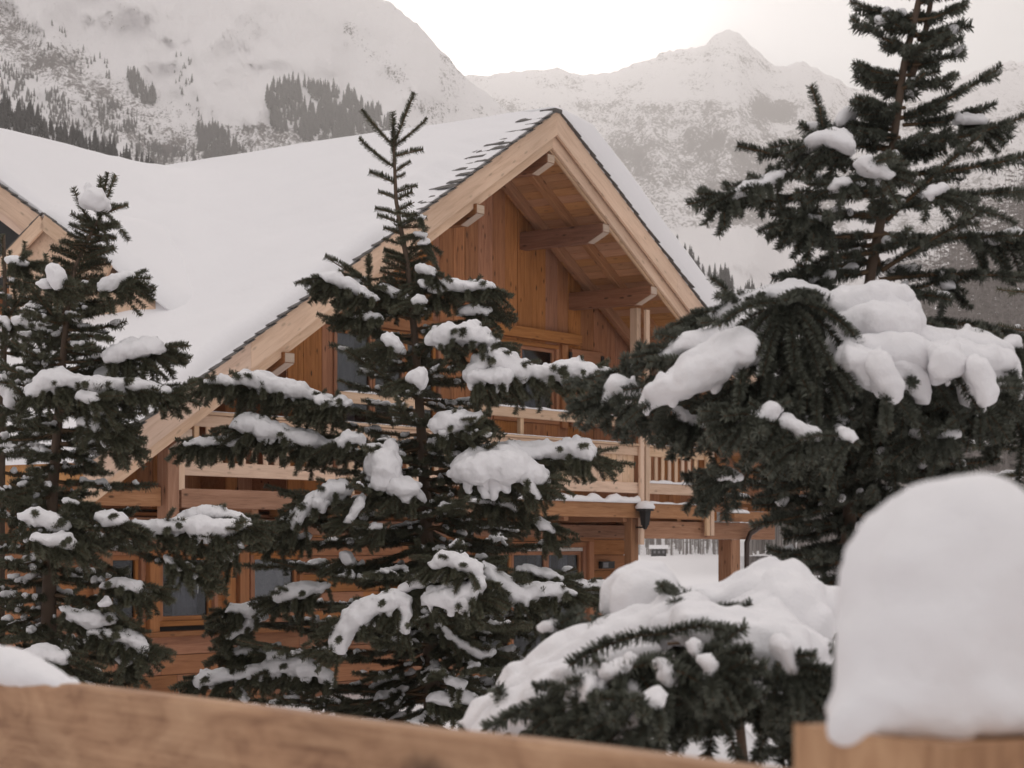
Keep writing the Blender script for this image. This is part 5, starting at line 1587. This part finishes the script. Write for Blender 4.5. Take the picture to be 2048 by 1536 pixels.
# boughs that reach towards us, dark in front of the snow
Br((1700, 700), (1570, 600), -50, -.95, w=.26, droop=.7, r=.012); Br((1690, 700), (1590, 740), -40, -.9, w=.3, droop=.8, r=.012); sa((1560, 600), (1702, 668), -22, -.1, f=r_, sc=1.2)
Br((1720, 760), (1440, 800), -20, -.7, w=.36, droop=.7, r=.01); Br((1716, 820), (1640, 900), -30, -1.0, w=.45, droop=.7, r=.01)
sa((1250, 800), (1285, 690), 6, -.3, f=r_, sc=1.3); sa((1262, 790), (1250, 715), 4, -.3, f=r_, sc=1.1); sa((1400, 640), (1560, 588), -8, -.4, f=r_, sc=1.1)
for x, y in ((1230, 800), (1260, 820), (1200, 800), (1300, 820), (1340, 800), (1390, 810), (1440, 790), (1480, 770)):
    r_.tuft(x, y - 10, -.3, 4, 75, (-2.9, -.9))
def R2(pts, d0=0, d1=None, **k):
    r_.fdir = (1 if (pts[0][0] + pts[-1][0]) / 2 > 1715 else -1) * (1 if pts[-1][0] >= pts[0][0] else -1)
    dd = -.28 if pts[0][1] > 560 else -.08
    r_.stroke(pts, d0 + dd, None if d1 is None else d1 + dd, **k)
R2([(1215, 795, 11), (1228, 772, 15), (1245, 770, 17), (1252, 795, 12)], -.32, fringe=.8); R2([(1262, 765, 10), (1275, 790, 8)], -.3, fringe=.5)
R2([(1290, 808, 12), (1312, 785, 19), (1345, 762, 25), (1380, 745, 28), (1415, 728, 30), (1450, 705, 32), (1490, 695, 26)], -.45, -.5, drip=.3, fringe=.35)
R2([(1322, 708, 13), (1352, 694, 18), (1395, 680, 20), (1440, 664, 22), (1490, 648, 22), (1530, 635, 18)], -.35, fringe=.35)
R2([(1390, 642, 7), (1430, 625, 11), (1480, 605, 16), (1530, 592, 22), (1575, 585, 22), (1625, 592, 20), (1662, 610, 13)], -.05, fringe=.9)
R2([(1690, 625, 28), (1735, 612, 28), (1780, 612, 28), (1815, 622, 22)], -.15, fringe=.2)
R2([(1700, 665, 34), (1750, 665, 36), (1800, 668, 34), (1845, 680, 26), (1890, 690, 22), (1930, 690, 24), (1975, 695, 24), (2010, 705, 18)], -.25, -.2, fringe=.5, widen=1.2)
R2([(1685, 690, 26), (1740, 700, 32), (1800, 705, 34), (1850, 712, 28), (1900, 712, 28), (1960, 715, 28), (2010, 720, 20)], -.38, -.32, fringe=.2, widen=1.4, drip=.3)
R2([(1680, 604, 22), (1735, 598, 26), (1795, 600, 26), (1822, 620, 18)], -.25, fringe=0, widen=1.2)
R2([(1750, 730, 26), (1775, 765, 20), (1785, 785, 12)], -.55, fringe=.2, drip=.3); R2([(1955, 740, 26), (1965, 785, 22), (1958, 812, 12)], -.55, fringe=.2); R2([(1880, 720, 26), (1905, 735, 22)], -.5, fringe=.2)
R2([(1700, 640, 32), (1760, 638, 36), (1815, 645, 30)], -.3, fringe=0, widen=1.3)
R2([(2005, 690, 14), (2022, 682, 12), (2030, 695, 9)], -.2, fringe=.4); R2([(1690, 712, 28), (1730, 735, 24), (1765, 750, 22), (1775, 775, 14)], -.5, fringe=.5)
R2([(1790, 735, 26), (1820, 752, 22), (1838, 778, 16), (1842, 795, 10)], -.4, fringe=.4); R2([(1930, 725, 26), (1938, 760, 22), (1945, 795, 16), (1950, 812, 8)], -.35, fringe=.5); R2([(1975, 725, 26), (1990, 760, 18), (1995, 795, 10)], -.3, fringe=.4); R2([(2015, 735, 18), (2025, 765, 16), (2032, 790, 10)], -.3, fringe=.4)
R2([(1620, 282, 12), (1650, 275, 16), (1685, 285, 20), (1700, 300, 16)], -.1, fringe=.6); R2([(1725, 322, 14), (1750, 335, 14), (1778, 348, 12)], -.2, fringe=.5); R2([(1655, 382, 10), (1672, 368, 13), (1695, 365, 11)], -.15, fringe=.5)
R2([(1440, 400, 5), (1480, 385, 9), (1525, 365, 11), (1560, 352, 9)], -.1, fringe=.5); R2([(1595, 430, 6), (1640, 445, 8), (1660, 452, 6)], -.1); R2([(1855, 392, 8), (1875, 382, 11), (1888, 378, 8)], -.25, fringe=.4)
R2([(1925, 420, 8), (1940, 412, 8)], -.2, fringe=.4); R2([(1700, 230, 14), (1680, 245, 16)], .15, fringe=.4); R2([(1915, 240, 10), (1970, 240, 12)], .1, fringe=.4); R2([(1620, 560, 7), (1660, 548, 8)], 0); R2([(1470, 838, 6), (1510, 832, 11), (1545, 820, 15)], -.4, fringe=.6); R2([(1560, 840, 16), (1595, 855, 20), (1628, 868, 16)], -.35, fringe=.4); R2([(1670, 870, 10), (1690, 878, 10)], -.4)
R2([(1930, 470, 8), (1985, 480, 12), (2030, 470, 12)], .1, fringe=.5); R2([(1880, 560, 8), (1900, 570, 8)], .1, fringe=.5); R2([(1440, 950, 6), (1470, 955, 8)], -.2); R2([(1370, 840, 6), (1400, 850, 7)], -.3)
def wr(y): return interp(y, [(-250, 40), (0, 110), (250, 150), (450, 260), (620, 280), (800, 330), (900, 300), (1000, 250), (1150, 190), (1400, 190)])
r_.auto(-240, 300, 24, lambda y: wr(y) * .62, lambda y: (0, 0), up=.22, dens=1.0, w=.34)
r_.auto(280, 600, 15, lambda y: wr(y) * .7, lambda y: (.02, .15), up=.06, dens=.9, w=.34)
r_.auto(740, 1010, 56, wr, lambda y: (.018, .10), up=-.12, dens=.9, w=.40)
r_.auto(1000, 1500, 24, wr, lambda y: (.02, .12), up=-.1, dens=.9, w=.4)
r_.auto(740, 1150, 24, lambda y: 190, lambda y: (0, 0), up=-.15, dens=1.0, w=.6)
for xx in range(1480, 2060, 30): r_.tuft(xx, 805 + 40 * math.sin(xx), -.3, 4, 120, (-2.9, -.3))
tube('stem', [r_.P(1868, -200, .05), r_.P(1862, 0, .04), r_.P(1846, 90, .03), r_.P(1815, 175, .01)], [.006, .009, .011, .013], M['bark'], r_.root, 7)
for x, y, n, L0, L1 in ((1575, 612, 13, 110, 210), (1545, 700, 9, 90, 150), (1630, 715, 10, 100, 170), (1600, 790, 9, 90, 150), (1500, 780, 8, 80, 130)):
    for k in range(n):
        an = -math.pi * (k + r_.rng.random()) / n; Ls = r_.rng.uniform(L0, L1)
        x1, y1 = x + math.cos(an) * Ls * .8, y - math.sin(an) * Ls * .75 + 25
        r_.shoot(r_.curve(r_.P(x, y, -.72), r_.P(x1, y1, -.8 - r_.rng.uniform(-.1, .15)), -Ls * .12 * r_.px, 7), 1.05)
r_.lumps = 5; r_.stroke([(1475, 838, 5), (1500, 834, 8), (1525, 828, 9), (1550, 815, 12)], -.93, fringe=1.2, drip=.3); r_.stroke([(1560, 838, 9), (1585, 850, 13), (1610, 860, 14), (1634, 872, 9)], -.93, fringe=1.2, drip=.3); r_.stroke([(1360, 822, 6), (1372, 838, 8)], -.6, fringe=.4); r_.stroke([(1690, 866, 9), (1702, 874, 9)], -.95, fringe=.4); r_.stroke([(1830, 870, 7), (1880, 868, 9), (1915, 872, 6)], -.6, fringe=.5); r_.stroke([(1440, 958, 6), (1462, 948, 9), (1475, 955, 6)], -.6, fringe=.5)
# bare brown limb bent over in front of the stem
tube('bent_limb', r_.curve(r_.P(1735, 935, -.3), r_.P(1800, 842, -.35), -10 * r_.px, 8), .006, M['twigbark'], r_.root, 6)
r_.build()

# a fir further back at the right edge
e = Fir('fir_tree', 13.0, [(2150, 260, 0), (2148, 500, 0), (2145, 800, 0), (2140, 1200, 0), (2140, 1800, 0)],
        'fir half hidden at the right edge behind the tall snow shelved one', 'tree', 'firs in front of the chalet', 61, .085, .0265, .016, trunk_r=.08, needle_n=80)
e.auto(320, 900, 40, lambda y: interp(y, [(300, 60), (600, 170), (900, 300)]), lambda y: (.02, .25), up=.02, dens=.7, w=.4)
e.auto(900, 1500, 30, lambda y: 330, lambda y: (.024, .25), up=-.04, dens=.7, w=.4)
e.build()

# ------------------------------------------------------------------ low fir bowed under its snow, just over the fence
l = Fir('fir_tree', 5.0, [(1330, 1190, 0), (1390, 1240, 0), (1440, 1300, 0), (1475, 1400, 0), (1490, 1560, 0), (1495, 2500, 0)],
        'low young fir bowed under a heavy blanket of snow behind the fence', 'tree', 'firs in front of the chalet', 71, .055, .0225, .0095, mat='needle_grey', trunk_r=.028)
def Bl(p, q, sag=0, dep=0, **kw): Bf(l, p, q, sag, dep, **kw)
Lk = dict(w=.26, droop=.45, r=.007)
Bl((1470, 1320), (1130, 1340), -40, -.15, **Lk); Bl((1475, 1400), (925, 1465), -60, -.1, w=.2, droop=.4, r=.008); Bl((1475, 1360), (1010, 1420), -40, 0, **Lk); Bl((1480, 1440), (1180, 1500), -30, -.3, **Lk)
Bl((1440, 1300), (1345, 1175), 0, .05, w=.2, r=.006); Bl((1460, 1320), (1650, 1400), -40, -.2, **Lk); Bl((1465, 1350), (1660, 1440), -30, -.3, **Lk); Bl((1470, 1380), (1600, 1290), -20, .2, **Lk); Bl((1480, 1420), (1640, 1520), -30, -.4, w=.4, droop=.6, r=.007)
Bl((1480, 1400), (1270, 1540), -30, -.4, w=.35, droop=.6, r=.007)
l.shoot(l.curve(l.P(1330, 1268, -.42), l.P(1138, 1332, -.5), -16 * l.px, 7), 1.1); l.shoot(l.curve(l.P(1310, 1345, -.5), l.P(975, 1458, -.42), -18 * l.px, 9), 1.1); l.shoot(l.curve(l.P(1250, 1360, -.5), l.P(1080, 1475, -.5), -10 * l.px, 7), 1.0); l.shoot([l.P(1330, 1268, -.45), l.P(1400, 1250, -.5), l.P(1450, 1262, -.5)], 1.0); l.shoot([l.P(1420, 1300, -.5), l.P(1490, 1255, -.55)], 1.0); sa((1350, 1190), (1322, 1172), 0, -.15, f=l); sa((1395, 1232), (1350, 1205), 3, -.2, f=l); sa((1470, 1262), (1395, 1238), 3, -.15, f=l)
sa((1560, 1255), (1480, 1275), -4, -.3, f=l); sa((1520, 1240), (1500, 1290), 2, -.3, f=l)
tube('bare_twig', l.curve(l.P(1335, 1288, -.3), l.P(1520, 1292, -.3), -4 * l.px, 6), .0035, M['twigbark'], l.root, 5)
for x, y, d in ((1220, 1345, -.25), (1320, 1330, -.35), (1440, 1330, -.4), (1560, 1350, -.35), (1420, 1400, -.5), (1560, 1420, -.5), (1110, 1420, -.15)):
    l.tuft(x, y, d, 4, 150, (-2.95, -.2))
for x, y, d in ((1600, 1480, -.4), (1520, 1350, -.3), (1610, 1420, -.1)): l.tuft(x, y, d, 7, 80, (-3.1, 0))
l.gain = 1.15; l.sp = 1.6; l.front = .0; l.cap = .12; l.lumps = 1; l.relax = 8; l.rough = .6; l.nf = .4
L2 = l.stroke
L2([(940, 1452, 16), (975, 1425, 26), (1010, 1398, 32), (1050, 1365, 38), (1095, 1335, 40), (1140, 1310, 38), (1190, 1290, 38), (1240, 1268, 40), (1290, 1250, 44), (1335, 1238, 40), (1375, 1235, 36)], -.05, -.1, fringe=.35, widen=1.3)
L2([(1280, 1190, 58), (1288, 1172, 58), (1310, 1195, 60), (1310, 1225, 62), (1280, 1240, 62)], .12, fringe=0, widen=1.1)
L2([(1330, 1248, 34), (1375, 1222, 26), (1415, 1235, 30), (1450, 1250, 30), (1490, 1250, 34), (1530, 1245, 38), (1570, 1262, 36), (1605, 1290, 34), (1630, 1325, 26), (1640, 1360, 16)], -.15, -.2, fringe=.4, drip=.3, widen=1.2)
L2([(1480, 1215, 40), (1530, 1200, 50), (1580, 1210, 50), (1620, 1240, 48)], .05, fringe=0, widen=1.3)
L2([(960, 1462, 20), (1020, 1425, 28), (1080, 1385, 34), (1140, 1345, 34), (1200, 1315, 34), (1260, 1295, 30), (1300, 1285, 26)], -.16, -.22, fringe=.3, widen=1.3, drip=.25)
L2([(1380, 1255, 34), (1430, 1262, 34), (1480, 1270, 34), (1530, 1275, 36), (1575, 1295, 32)], -.3, fringe=.3, widen=1.2, drip=.35)
L2([(1400, 1210, 34), (1440, 1205, 38), (1500, 1180, 46), (1560, 1170, 46), (1610, 1190, 44), (1650, 1220, 44)], .15, fringe=0, widen=1.3)
l.lumps = 5
L2([(1180, 1365, 20), (1172, 1385, 22), (1178, 1405, 12)], -0.55, fringe=1.2); L2([(1215, 1345, 14), (1250, 1330, 14), (1265, 1318, 9)], -0.55, fringe=1.0)
L2([(1105, 1415, 14), (1120, 1430, 14), (1128, 1455, 9)], -0.45, fringe=1.2); L2([(1150, 1428, 8), (1160, 1440, 8)], -0.46)
L2([(1232, 1420, 17), (1225, 1445, 20), (1235, 1465, 12)], -0.60, fringe=1.0); L2([(1320, 1390, 14), (1300, 1408, 17), (1275, 1435, 14), (1250, 1465, 11), (1230, 1480, 10)], -0.80, fringe=1.0)
L2([(1318, 1325, 12), (1332, 1345, 15), (1336, 1362, 12)], -0.65, fringe=1.2); L2([(1412, 1318, 10), (1424, 1336, 13), (1430, 1362, 9)], -0.70, fringe=1.2); L2([(1385, 1290, 9), (1395, 1310, 7)], -0.66); L2([(1560, 1300, 20), (1575, 1330, 14), (1590, 1355, 9)], -0.65, fringe=1.0); L2([(1610, 1350, 16), (1622, 1385, 12), (1632, 1405, 8)], -0.60, fringe=1.0)
L2([(1530, 1390, 10), (1560, 1400, 9)], -0.56); L2([(1100, 1360, 8), (1130, 1268, 8)], .3, fringe=0) if False else None
L2([(1085, 1258, 6), (1105, 1252, 9), (1130, 1262, 8), (1160, 1280, 8)], .1, fringe=.8)
L2([(1150, 1372, 14), (1140, 1400, 18), (1138, 1428, 14)], -0.51, fringe=0.9); L2([(1215, 1350, 14), (1205, 1385, 17), (1195, 1420, 15)], -0.54, fringe=0.9); L2([(1270, 1345, 12), (1268, 1375, 15), (1262, 1400, 11)], -0.54, fringe=0.9); L2([(1375, 1330, 12), (1380, 1362, 15), (1376, 1385, 10)], -0.49, fringe=0.9); L2([(1500, 1335, 13), (1510, 1360, 13)], -0.49, fringe=0.9); L2([(1050, 1440, 10), (1075, 1420, 12), (1090, 1400, 10)], -0.34, fringe=0.9)
l.auto(1290, 1420, 5, lambda y: interp(y, [(1290, 180), (1500, 260)]), lambda y: (.016, .15), up=-.25, dens=.8, w=.45)
l.build()
# ------------------------------------------------------------------ the fence in front
FD = Vector((-.588, .809, 0)).normalized()        # along the fence, away from us
FP = Vector((.245, 1.925, 0))                      # a point on its top edge, at the right
fence = empty('timber_fence', (FP.x, FP.y, -1.75), 'pale rough timber fence running across the bottom of the view, out of focus', 'fence')
FT = -.202
def fpt(t, z): return FP + FD * t + Vector((0, 0, z))
rail_h = .26
# top plank, slightly wavy upper arris
def plank(name, z_top, h, t0, t1, seed):
    V = []; n = 60; th = .045
    nrm = Vector((0, 0, 1)).cross(FD)
    for i in range(n):
        t = lerp(t0, t1, i / (n - 1)); w = .0025 * fbm(t * 2, seed, 0, 3)
        prof = [(-th / 2, z_top - h + w), (-th / 2, z_top - .006 + w), (-th / 2 + .006, z_top + w), (th / 2 - .006, z_top + w), (th / 2, z_top - .006 + w), (th / 2, z_top - h + w)]
        for o, z in prof: V.append((t - t0, o, z))
    F_ = [(i * 6 + k, i * 6 + (k + 1) % 6, (i + 1) * 6 + (k + 1) % 6, (i + 1) * 6 + k) for i in range(n - 1) for k in range(6)] + [(5, 4, 3, 2, 1, 0), tuple(range((n - 1) * 6, n * 6))]
    m = Matrix((FD, Vector((0, 0, 1)).cross(FD), Vector((0, 0, 1)))).transposed().to_4x4(); m.translation = FP + FD * t0
    return mesh_obj(name, V, F_, M['fence'], fence, m)
plank('plank', FT, rail_h, -1.6, 7.5, 1)
plank('plank', FT - .42, rail_h, -1.6, 7.5, 2)
plank('plank', FT - .84, rail_h, -1.6, 7.5, 3)
nrm = Vector((0, 0, 1)).cross(FD)
if nrm.y > 0: nrm = -nrm
def fpost(px, Y, top, w, parent):
    c = Vector(((px - 1024) / F * Y, Y, 0))
    hw = w / 2; V = []
    x = Vector((0, 0, 1)); y = FD; z = nrm
    # upright squared post, grain upwards, sawn top a little uneven
    for k, zz in enumerate((-1.9, top)):
        for a_, b_ in ((-hw, -hw + .008), (-hw + .008, -hw), (hw - .008, -hw), (hw, -hw + .008), (hw, hw), (-hw, hw)):
            V.append(((zz + 1.9) + (.004 * math.sin(a_ * 90) if k else 0), a_, b_))
    F_ = [(i, (i + 1) % 6, 6 + (i + 1) % 6, 6 + i) for i in range(6)] + [(5, 4, 3, 2, 1, 0), (6, 7, 8, 9, 10, 11)]
    m = Matrix((x, y, -z)).transposed().to_4x4(); m.translation = c + Vector((0, 0, -1.9))
    return mesh_obj('post', V, F_, M['fence'], parent, m), c
post, pc = fpost(1905, 1.86, -.158, .205, fence)
for t in (3.4, 6.4):
    p = fpt(t, 0) + nrm * .10
    fpost(1024 + p.x / p.y * F, p.y, FT - .02, .14, fence)
# snow standing on the big post
def cap_snow():
    ng = blob_group(.011)
    rg = random.Random(9); balls = []
    s_ = pc.y / F
    prof = [(1440, 236), (1400, 242), (1350, 240), (1300, 238), (1250, 232), (1200, 222), (1150, 214), (1110, 209), (1085, 198), (1062, 166)]
    for y, hw in prof:
        R_ = min(hw, interp(y, [(1060, 115), (1110, 95), (1200, 60), (1440, 55)]))
        z = (HY - y) * s_
        k = 22; rad = (hw - R_) * s_
        for q in range(k):
            an = q * 2 * math.pi / k
            dx = math.cos(an) * rad * rg.uniform(.97, 1.03); dy = math.sin(an) * rad * .85
            cx = (1024 - 1024) + pc.x + (8 if y < 1250 else 0) * s_
            zz = z
            balls.append((cx + dx, pc.y + dy + .0, max(zz, (HY - 1440) * s_ + R_ * s_ * .62), R_ * s_))
    balls.append((pc.x + .0, pc.y, (HY - 985 - 30) * s_ - .0 , .0)) if False else None
    for q in range(60):
        y = rg.uniform(1110, 1430); an = rg.uniform(0, 6.28); hw = interp(y, [(1000, 145), (1055, 182), (1110, 205), (1200, 220), (1250, 230), (1440, 238)]); R_ = rg.uniform(26, 60)
        balls.append((pc.x + math.cos(an) * (hw - R_ * .8) * s_, pc.y + math.sin(an) * (hw - R_ * .8) * s_ * .9, (HY - y) * s_, R_ * s_))
    for q in range(26):    # lumps where it hangs over the edge of the timber
        an = rg.uniform(math.pi, 2 * math.pi) if q < 12 else rg.uniform(0, math.pi); rr = rg.uniform(.016, .03)
        balls.append((pc.x + math.cos(an) * .093, pc.y + math.sin(an) * .085, -.150 + rg.uniform(-.008, .012), rr))
    me = blobs_to_mesh(balls, ng, 12, .0034, 34); me.materials.clear(); me.materials.append(M['capsnow'])
    o = link(bpy.data.objects.new('snow_pile', me), None, Matrix.Identity(4))
    tag(o, 'tall rounded cap of snow standing on the thick fence post at the right', 'snow')
cap_snow()
def fence_snow():
    ng = blob_group(.008); rg = random.Random(2); balls = []
    for i in range(120):
        t = lerp(.95, 2.3, i / 119); p = fpt(t, FT)
        px = p.x / p.y * F + 1024
        h = interp(px, [(-300, .042), (-60, .042), (20, .036), (60, .026), (105, .012), (130, .003), (160, -.004), (300, -.004), (420, -.006)])
        if h < 0 and rg.random() < .5: h = -.02
        if h <= -.02: continue
        r = .016
        for o in (-.012, .012): balls.append((p.x + nrm.x * o, p.y + nrm.y * o, p.z + max(h, 0) * .5 - .004 + (0 if h > 0 else -.006), max(.012, h * .62 + .008)))
    me = blobs_to_mesh(balls, ng, 5, .0008, 40); me.materials.clear(); me.materials.append(M['capsnow'])
    o = link(bpy.data.objects.new('snow_drift', me), None, Matrix.Identity(4))
    tag(o, 'low heap of snow lying on the top plank of the fence at the left', 'snow')
fence_snow()
# ------------------------------------------------------------------ the air
def haze():
    x0, x1, y0, y1, z0, z1 = -1900, 3200, -60, 3400, -760, 1150
    v = [(x, y, z) for x in (x0, x1) for y in (y0, y1) for z in (z0, z1)]
    f = [(0, 1, 3, 2), (4, 6, 7, 5), (0, 4, 5, 1), (2, 3, 7, 6), (0, 2, 6, 4), (1, 5, 7, 3)]
    t = NT('haze_air'); t.n.remove(t.b)
    vs = t.new('ShaderNodeVolumePrincipled')
    vs.inputs['Color'].default_value = (.92, .885, .86, 1)
    vs.inputs['Density'].default_value = HAZE
    vs.inputs['Anisotropy'].default_value = .75
    t.l.new(vs.outputs[0], t.out.inputs['Volume'])
    o = mesh_obj('haze', v, f, t.m); o['kind'] = 'stuff'
HAZE = .00034
haze()
